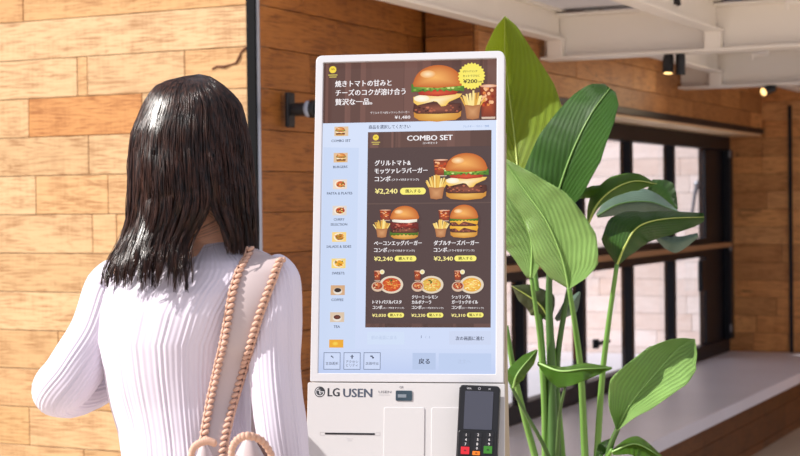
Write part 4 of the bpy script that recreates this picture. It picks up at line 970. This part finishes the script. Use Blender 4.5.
def sleeve(ctrl, name, seed, n=64):
    cs = cr_spline([P(*c[:3]) for c in ctrl], n); rs = [interp([i / (len(ctrl) - 1) for i in range(len(ctrl))], [c[3] for c in ctrl], i / n) for i in range(n + 1)]
    rg = []; N_ = None
    for i, c in enumerate(cs):
        t = (cs[min(i+1, n)] - cs[max(i-1, 0)]).normalized()
        if N_ is None: N_ = t.orthogonal().normalized()
        N_ = (N_ - t * N_.dot(t)).normalized(); rg.append((c, N_ * rs[i], t.cross(N_) * rs[i]))
    V, Fc = loft(rg, 240, rib=.0010, nrib=38, seed=seed, fold=.006, sup=2.0, closed_top=True)
    o = obj(name, V, Fc, M_KNIT, cardi, smooth=True); return cs, rs, o
LS = [(126, 276, 2.62, .036), (114, 288, 2.635, .046), (97, 334, 2.63, .0465), (72, 372, 2.61, .045), (60, 389, 2.62, .0425), (78, 391, 2.67, .041), (112, 380, 2.76, .036), (145, 372, 2.86, .031), (165, 368, 2.91, .029)]
RS = [(262, 272, 2.545, .036), (271, 284, 2.535, .044), (274, 320, 2.52, .0425), (276, 370, 2.51, .041), (282, 430, 2.50, .040), (289, 480, 2.50, .039), (296, 530, 2.54, .036), (300, 575, 2.60, .032), (302, 610, 2.64, .029)]
lc_, lr_, lso = sleeve(LS, 'sleeve', 5); rc_, rr_, rso = sleeve(RS, 'sleeve', 9)
# collar band
cc = rings_k[0]; cl = []
for i in range(5):
    cl.append(tor_row(rings_k[0][0] + UZ * (.000 + .003 * i) - UZ * .004, rings_k[0][1] + .003 - .0012 * abs(i - 2), rings_k[0][2] + .003 - .0012 * abs(i - 2)))
V, Fc = loft(cl, 120, fold=0); obj('collar', V, Fc, M_KNIT, cardi, smooth=True)

# body: one continuous mesh grown from tapered limbs and closed with a voxel surface
bmv = MB()
def limb(pts, rad): bmv.tube([Vector(p) for p in pts], rad, 14); [bmv.ball(p, r * .99, 14, 9) for p, r in zip(pts, rad)]
HC = P(194, 150, YW + .012)                       # head centre
HA = math.radians(34); HF = Vector((math.sin(HA), math.cos(HA), 0)); HR = Vector((math.cos(HA), -math.sin(HA), 0)); HX = (HR, HF, UZ)
nb = P(213, 246, YW)
hipc = Vector((wb.x, wb.y, .90))
limb([hipc, Vector((wb.x, wb.y, 1.06)), P(180, 340, YW), P(196, 280, YW)], [.10, .085, .09, .08])
limb([P(120, 285, 2.63), P(196, 276, YW), P(266, 280, 2.545)], [.036, .07, .036])
limb([P(196, 285, YW), nb, HC - UZ * .05], [.07, .052, .050])
bmv.ball(HC + UZ * .012, (.073, .090, .098), 24, 16, ax=HX); bmv.ball(HC - UZ * .045 + HF * .018, (.058, .068, .066), 20, 12, ax=HX); bmv.ball(HC - UZ * .09 + HF * .055, (.026, .024, .020), 12, 8, ax=HX)
nt_ = HC - UZ * .028 + HF * .098; bmv.tube([HC + UZ * .008 + HF * .088, nt_, nt_ - UZ * .01 - HF * .006], [.007, .011, .011], 10); bmv.ball(nt_ - UZ * .004, .012)
for s_ in (-1, 1):
    bmv.ball(HC - UZ * .012 + HR * s_ * .076 - HF * .006, (.009, .017, .030), 12, 8, ax=HX); bmv.ball(HC - UZ * .02 + HR * s_ * .035 + HF * .07, (.020, .014, .018), 10, 7, ax=HX)
bmv.ball(HC - UZ * .058 + HF * .083, (.022, .012, .007), 12, 7, ax=HX); bmv.ball(HC - UZ * .066 + HF * .081, (.019, .012, .007), 12, 7, ax=HX)
for cs, rs in ((lc_, lr_), (rc_, rr_)):
    idx = list(range(0, len(cs), 8)); limb([cs[i] for i in idx], [max(.022, rs[i] - .010) for i in idx])
def hand(w, d, up, side):
    """wrist w, pointing d, back of hand up, thumb toward side"""
    d, up = d.normalized(), (up - d * up.dot(d)).normalized(); sd_ = up.cross(d) * side
    limb([w - d * .02, w + d * .015, w + d * .06], [.022, .022, .020]); bmv.ball(w + d * .055, (.036, .04, .014), 14, 9, ax=(sd_, d, up))
    for i, (o_, L1) in enumerate(((.027, .070), (.009, .078), (-.009, .072), (-.026, .056))):
        b0 = w + d * .085 + sd_ * o_; k1 = b0 + d * L1 * .42 - up * .006; k2 = k1 + d * L1 * .28 - up * .018; k3 = k2 + d * L1 * .16 - up * .022
        limb([b0, k1, k2, k3], [.0095, .009, .0082, .007])
    t0 = w + d * .03 + sd_ * .026; limb([t0, t0 + d * .026 + sd_ * .024 - up * .008, t0 + d * .055 + sd_ * .03 - up * .018], [.012, .0105, .008])
hand(lc_[-1] + (lc_[-1] - lc_[-4]).normalized() * .015, lc_[-1] - lc_[-4], UZ, 1)
hand(rc_[-1] + (rc_[-1] - rc_[-4]).normalized() * .015, rc_[-1] - rc_[-4], RT, -1)
legs = []
for s_ in (-1, 1):
    h0 = hipc + RT * .075 * s_ + UZ * -.02; kn_ = Vector((h0.x, h0.y, .48)) + FW * .02; an = Vector((h0.x, h0.y, .085)) - FW * .01
    limb([h0, kn_, an], [.085, .052, .036]); legs.append((h0, kn_, an)); bmv.tube([an, an - UZ * .04 + FW * .05, an - UZ * .052 + FW * .13], [.034, .034, .025], 12)
bo_ = bmv.build('body', None, woman, smooth=True)
rm = bo_.modifiers.new('r', 'REMESH'); rm.mode = 'VOXEL'; rm.voxel_size = .0045; rm.use_smooth_shade = True
sm_ = bo_.modifiers.new('s', 'SMOOTH'); sm_.iterations = 4; sm_.factor = .5
me = bpy.data.meshes.new_from_object(bo_.evaluated_get(bpy.context.evaluated_depsgraph_get())); bo_.modifiers.clear(); bo_.data = me
M_SKIN = mat('skin', (214, 160, 134), .5); M_SKIN.node_tree.nodes['Principled BSDF'].inputs['Subsurface Weight'].default_value = .08
me.materials.clear(); me.materials.append(M_SKIN); me.polygons.foreach_set('use_smooth', [True] * len(me.polygons))
for s_ in (-1, 1):
    ec = HC - UZ * .0 + HR * s_ * .032 + HF * .0795
    MB().ball(ec, (.013, .008, .006), 12, 8, ax=HX).build('eye', mat('eye_white', (236, 232, 228), .2), bo_, smooth=True)
    MB().ball(ec + HF * .0052, (.0058, .0035, .0056), 12, 8, ax=HX).build('iris', mat('dark_iris', (40, 26, 20), .2), bo_, smooth=True)
    MB().tube([ec + UZ * .018 - HR * .014, ec + UZ * .022 + HF * .004, ec + UZ * .018 + HR * .014], [.0015, .0025, .0015], 6).build('eyebrow', mat('eyebrow_hair', (40, 28, 24), .6), bo_)
MB().ball(HC - UZ * .062 + HF * .0925, (.018, .005, .006), 14, 8, ax=HX).build('lips', mat('lips', (190, 96, 92), .4), bo_, smooth=True)
# trousers and shoes
tb = MB(); rg = []
M_DEN = mat('dark_blue_trousers', (44, 50, 70), .8)
V, Fc = loft([(Vector((hipc.x, hipc.y, z)), RT * a, FW * b) for z, a, b in ((.99, .115, .092), (.93, .14, .10), (.86, .158, .108), (.80, .166, .106), (.765, .16, .10))], 64, fold=.002, closed_bot=True)
tb.add(V, Fc)
for h0, kn_, an in legs: tb.tube([h0 - UZ * .02, h0 - UZ * .12, kn_, kn_ - UZ * .2, an + UZ * .01], [.09, .088, .066, .058, .052], 24)
tb.build('trousers', M_DEN, woman, smooth=True)
for h0, kn_, an in legs:
    f0 = Vector((an.x, an.y, 0)); sv = []; sf = []
    prof = [(-.055, .030, .055), (-.04, .040, .085), (0, .042, .092), (.05, .043, .075), (.11, .045, .055), (.16, .042, .045), (.19, .022, .03)]
    for (t, w_, h_) in prof:
        for k in range(12):
            a = 2*math.pi*k/12; sv.append(f0 + FW * t + RT * w_ * math.cos(a) + UZ * max(.002, h_ * .5 + h_ * .5 * math.sin(a)))
    for i in range(len(prof)-1):
        for k in range(12): sf.append((i*12+k, i*12+(k+1) % 12, (i+1)*12+(k+1) % 12, (i+1)*12+k))
    sf += [tuple(range(12)), tuple((len(prof)-1)*12+k for k in range(12))]
    MB().add(sv, sf).build('shoe', mat('white_leather_shoe', (220, 216, 210), .5), woman, smooth=True)

# ---- hair
HY = [74, 76, 80, 85, 95, 105, 131, 161, 191, 221, 250, 285]
HCX = [199, 197, 192, 190, 191, 192, 190, 190.5, 192, 192, 190, 189]
HHW = [0, 12, 24, 33, 43, 49, 58, 62, 64, 65, 66, 67]
HYC = YW + .008
def hair_pt(th, y, rho, gapk=1.0):
    cx, hw_ = interp(HY, HCX, y), interp(HY, HHW, y) * rho; sx, cz = math.sin(th), math.cos(th)
    x = cx + hw_ * sx
    if cz > -.1 and y > 190:
        t = sm(194, 252, y) ** 1.2 * gapk; xl, xr, mid_ = cx - hw_, cx + hw_, 211
        if x < mid_: x = xl + (x - xl) * ((mid_ - 20 * t) - xl) / (mid_ - xl)
        else: x = xr - (xr - x) * (xr - (mid_ + 17 * t)) / (xr - mid_)
    D = hw_ * YW / F * (.98 + .14 * sm(95, 205, y))
    return x, HYC - D * cz
V = []; Fc = []; r = random.Random(11)
th_face = math.radians(148)
NS, NSEG = 3800, 24
clx = {}
for si in range(NS):
    th = r.uniform(0, 2 * math.pi)
    df = abs((th - th_face + math.pi) % (2 * math.pi) - math.pi)
    back = math.cos(th) > 0
    if not back and r.random() < .45: continue
    rho = r.choice((1.0, .985, .97, .95, .93)) + r.uniform(-.008, .008)
    cl_n = 46; ci = int(th / (2 * math.pi) * cl_n); rc = random.Random(ci * 7 + int(rho * 40)); thc = (ci + .5) / cl_n * 2 * math.pi
    right = math.sin(th) > .30
    yend = (250 + r.uniform(-6, 5)) if right else (275 + rc.uniform(-14, 14) + r.uniform(-5, 7))
    if df < math.radians(40): yend = 128 + r.uniform(-4, 4)
    if not back and not right: yend = min(yend, 262)
    y0_ = 74 + r.random() ** 2 * 8
    wph, wam = rc.uniform(0, 6.28), rc.uniform(.6, 2.2); fly = r.uniform(-1, 1) * (3.0 if r.random() < .06 else .9)
    flick = rc.uniform(-9, 5) if not right else rc.uniform(-2, 2)
    base = len(V); ok = 0
    for k in range(NSEG + 1):
        t = k / NSEG; y = y0_ + (yend - y0_) * t ** 1.15
        cp = .55 * sm(.35, 1, t); th2 = th * (1 - cp) + thc * cp if abs(th - thc) < 1 else th
        x, Y = hair_pt(th2, y, rho)
        x += wam * math.sin(y * .055 + wph) * t + fly * t * t * 1.4 + .55 * math.sin(y * (.10 + .1 * (si % 7) / 7) + si)
        s_low = sm(225, 285, y)
        x += flick * s_low ** 1.3
        if math.sin(th) < .2: x -= 13 * sm(215, 275, y) * max(0, -math.sin(th)) ** 2
        if y > 232: Y -= (.045 * (1 - back * .62)) * sm(232, 268, y) * (1 if not right else .3)
        if back: Y -= .006 * math.sin(y * .06 + wph) * t + .0035 * math.sin(y * .09 + wph * 3) * sm(.25, .6, t)
        c = P(x, y, Y); rad = .00085 * (1 - .55 * t ** 3)
        ox = Vector((1, 0, 0)); oy = Vector((0, 1, 0))
        tv = Vector((math.sin(th), -math.cos(th), 0)); tw_ = Vector((math.cos(th), math.sin(th), 0))
        V += [c + tv * rad, c - tv * rad * .5 + tw_ * rad * .87, c - tv * rad * .5 - tw_ * rad * .87]
    for k in range(NSEG):
        for j in range(3): Fc.append((base + k*3 + j, base + k*3 + (j+1) % 3, base + (k+1)*3 + (j+1) % 3, base + (k+1)*3 + j))
# inner cap so nothing shows through
rows = [74.8, 76, 80, 85, 95, 105, 118, 131, 146, 161, 176, 191, 206, 221, 236, 246]; nc = 72; cb_ = len(V)
for y in rows:
    for k in range(nc):
        x, Y = hair_pt(2 * math.pi * k / nc, y, .90 if y > 78 else .95, 1.1); V.append(P(x, y + .6, Y))
for i in range(len(rows) - 1):
    for k in range(nc):
        th = 2 * math.pi * (k + .5) / nc; df = abs((th - th_face + math.pi) % (2 * math.pi) - math.pi)
        if df < math.radians(48) and rows[i] > 112: continue
        xm = sum(hair_pt(2*math.pi*(k+q)/nc, rows[i], .9, 1.1)[0] for q in (0, 1)) / 2
        if math.cos(th) > -.1 and rows[i] >= 176 and abs(xm - 211) < 4 + 17 * sm(194, 252, rows[i]) * 1.1: continue
        Fc.append((cb_+i*nc+k, cb_+i*nc+(k+1) % nc, cb_+(i+1)*nc+(k+1) % nc, cb_+(i+1)*nc+k))
M_HAIR = mat('dark_brown_hair', (30, 17, 14), .29, spec=.42)
hn = M_HAIR.node_tree.nodes; hl = M_HAIR.node_tree.links; tc_ = hn.new('ShaderNodeTexCoord'); mp_h = hn.new('ShaderNodeMapping'); mp_h.inputs['Scale'].default_value = (230, 230, 1.6); nh = hn.new('ShaderNodeTexNoise'); nh.inputs['Scale'].default_value = 1; nh.inputs['Detail'].default_value = 2
hc = hn.new('ShaderNodeValToRGB'); hc.color_ramp.elements[0].position = .35; hc.color_ramp.elements[0].color = (*lin((20, 11, 10)), 1); hc.color_ramp.elements[1].position = .7; hc.color_ramp.elements[1].color = (*lin((74, 45, 34)), 1)
hl.new(tc_.outputs['Object'], mp_h.inputs[0]); hl.new(mp_h.outputs[0], nh.inputs['Vector']); hl.new(nh.outputs[0], hc.inputs[0]); hl.new(hc.outputs[0], hn['Principled BSDF'].inputs['Base Color'])
hair = obj('hair', V, Fc, M_HAIR, woman, smooth=True)

# ============================================================ SHOULDER BAG
bp0 = P(238, 500, 2.36)
bag = thing('shoulder_bag', (bp0.x, bp0.y, bp0.z), 'taupe leather shoulder bag with wide whipstitched strap hanging from the person\'s right shoulder', 'bag')
M_LEA = mat('taupe_leather', (188, 172, 172), .42, noise_amt=.05, nscale=30); M_LEAD = mat('brown_leather', (112, 74, 62), .5); M_CORD = mat('tan_whipstitch_cord', (206, 164, 142), .6)
Vt = []; Ft = []
for o in (cardi, lso, rso):
    n0 = len(Vt); w0 = wloc(o); Vt += [v.co + w0 for v in o.data.vertices]; Ft += [tuple(n0 + i for i in p.vertices) for p in o.data.polygons]
bvh = BVHTree.FromPolygons(Vt, Ft)
def surfY(px, py, dflt=None):
    d = ray(px, py).normalized(); h = bvh.ray_cast(CAM, d)
    return h[0].y if h[0] else dflt
cen = [(266, 254, 20), (262, 261, 20), (256, 275, 19.5), (249, 295, 18.5), (243, 318, 16.5), (236, 348, 15), (229, 375, 14), (222, 402, 13.2), (216, 430, 12.5), (213, 452, 12), (211, 475, 12)]
fs = cr_spline([Vector((c[0], c[1], c[2])) for c in cen], 60)
Ys = [min([y for y in (surfY(q.x + k * q.z / 3, q.y, None) for k in (-3, -2, -1, 0, 1, 2, 3)) if y is not None] or [2.6]) for q in fs]
for i in range(len(Ys)):
    if Ys[i] is None: Ys[i] = next((y for y in Ys[i:] if y is not None), 2.5)
Ys = [min(y, 2.56) for y in Ys]
for _ in range(14): Ys = [min(Ys[i], (Ys[max(i-1, 0)] + Ys[i] + Ys[min(i+1, len(Ys)-1)]) / 3) for i in range(len(Ys))]
Ys = [y - .008 - .02 * sm(400, 456, q.y) for y, q in zip(Ys, fs)]
V = []; Fc = []; edgeL = []; edgeR = []
nx = 6
# strap: front run, over the shoulder, then the visible back run
def chest(px, py):
    a = P(px, py, 2.6); h = bvh.ray_cast(Vector((a.x, 3.4, a.z)), Vector((0, -1, 0))); return Vector((a.x, (h[0].y if h[0] else 2.66) + .006, a.z))
fpts = [P(256, 512, 2.43), P(268, 503, 2.47), P(270, 494, 2.56)] + [chest(244, y) for y in (470, 430, 390, 350, 315)] + [chest(250, 292), chest(257, 276)] + [P(266, 260, 2.60)]
front = list(zip(cr_spline(fpts, 40), [12 + 8 * i / 40 for i in range(41)]))
rowsS = []
for p, w_ in front: rowsS.append((p, Vector((w_ * 2.5 / F, 0, 0)), Vector((0, 0, 0))))
for i, q in enumerate(fs):
    p = P(q.x, q.y, Ys[i]); a = fs[max(i-1, 0)]; b = fs[min(i+1, len(fs)-1)]; d = (P(b.x, b.y, Ys[min(i+1, len(fs)-1)]) - P(a.x, a.y, Ys[max(i-1, 0)])).normalized()
    yl = surfY(q.x - q.z, q.y, Ys[i] + .01) or Ys[i]; yr = surfY(q.x + q.z, q.y, Ys[i] + .01) or Ys[i]
    side = Vector((1, 0, .10 if q.y > 290 else .18)).normalized(); side = (side - d * side.dot(d)).normalized(); slope = max(-.012, min(.012, (yr - yl) * .25))
    rowsS.append((p, side * (q.z * Ys[i] / F) + Vector((0, slope * .5, 0)), None))
    if True: edgeL.append(p - rowsS[-1][1]); edgeR.append(p + rowsS[-1][1])
for p, s_, _ in rowsS:
    for j in range(nx + 1):
        t = j / nx * 2 - 1; V.append(p + s_ * t + Vector((0, .004 * t * t, 0)))
for i in range(len(rowsS) - 1):
    for j in range(nx): Fc.append((i*(nx+1)+j, i*(nx+1)+j+1, (i+1)*(nx+1)+j+1, (i+1)*(nx+1)+j))
strap = obj('strap', V, Fc, M_LEA, bag, smooth=True); md = strap.modifiers.new('t', 'SOLIDIFY'); md.thickness = .003; md.offset = 0
def stitches(edge, sgn):
    m = MB(); L = [0]
    for a, b in zip(edge, edge[1:]): L.append(L[-1] + (b - a).length)
    s_ = .004
    while s_ < L[-1] - .002:
        i = max(k for k in range(len(L)) if L[k] <= s_); i = min(i, len(edge) - 2); t = (s_ - L[i]) / max(1e-6, L[i+1] - L[i]); p = edge[i].lerp(edge[i+1], t); d = (edge[i+1] - edge[i]).normalized()
        out_ = Vector((sgn, 0, 0)); nrm = Vector((0, -1, 0)); ax0 = (out_ * .8 + UZ * .45 * sgn).normalized()
        m.ball(p + nrm * .003 - out_ * .0042, (.0068, .0040, .0036), 8, 6, ax=(ax0, nrm, ax0.cross(nrm))); m.ball(p + nrm * .001 + out_ * .002, (.0030, .0030, .0044), 7, 5, ax=(out_, nrm, d))
        s_ += .0098
    m.tube([p + Vector((sgn * .0025, 0, 0)) for p in edge[::3]], .0019, 6)
    return m.build('whipstitch', M_CORD, strap, smooth=True)
stitches(edgeL, -1); stitches(edgeR, 1)
# bag: domed pouch seen end-on, its flap edged with a scalloped cord
def pouch(cx, top, bot, hw_, hd, Yc, name, m_, par):
    rg = []; n = 26
    for i in range(n + 1):
        t = i / n; y = top + (bot - top) * t; k = min(1, math.sin(min(1, t * 3.2) * math.pi / 2) ** .8) * (1 + .18 * sm(.2, .8, t)) * (1 - .35 * sm(.88, 1, t)) + .002
        rg.append((P(cx, y, Yc), Vector((hw_ * k, 0, 0)), Vector((0, hd * k, 0))))
    V, Fc = loft(rg, 48, fold=.003, sup=2.4, closed_top=True, closed_bot=True, seed=4); return obj(name, V, Fc, m_, par, smooth=True)
bb = pouch(249, 433, 640, .036, .065, 2.36, 'pouch', M_LEA, bag); bb.data.materials[0] = M_LEA
pouch(258, 441, 636, .040, .050, 2.385, 'gusset', M_LEAD, bag)
pouch(204, 441, 630, .024, .05, 2.37, 'side_pocket', M_LEA, bag)
def scallop(pts, r_, name='scalloped_edge'):
    m = MB(); cs = cr_spline([Vector(p) for p in pts], 15)
    for i, q in enumerate(cs): m.ball(P(q.x, q.y, q.z), (r_, r_ * .8, r_ * 1.2), 8, 6)
    m.tube([P(q.x, q.y - 2.2, q.z + .004) for q in cs], r_ * .5, 6); return m.build(name, M_CORD, bag, smooth=True)
scallop([(231, 458, 2.30), (233, 446, 2.30), (240, 438, 2.30), (250, 436, 2.30), (262, 441, 2.31), (270, 452, 2.32), (274, 464, 2.32)], .0054)
scallop([(190, 462, 2.33), (193, 449, 2.33), (200, 443, 2.33), (208, 441, 2.33), (214, 443, 2.33)], .005)
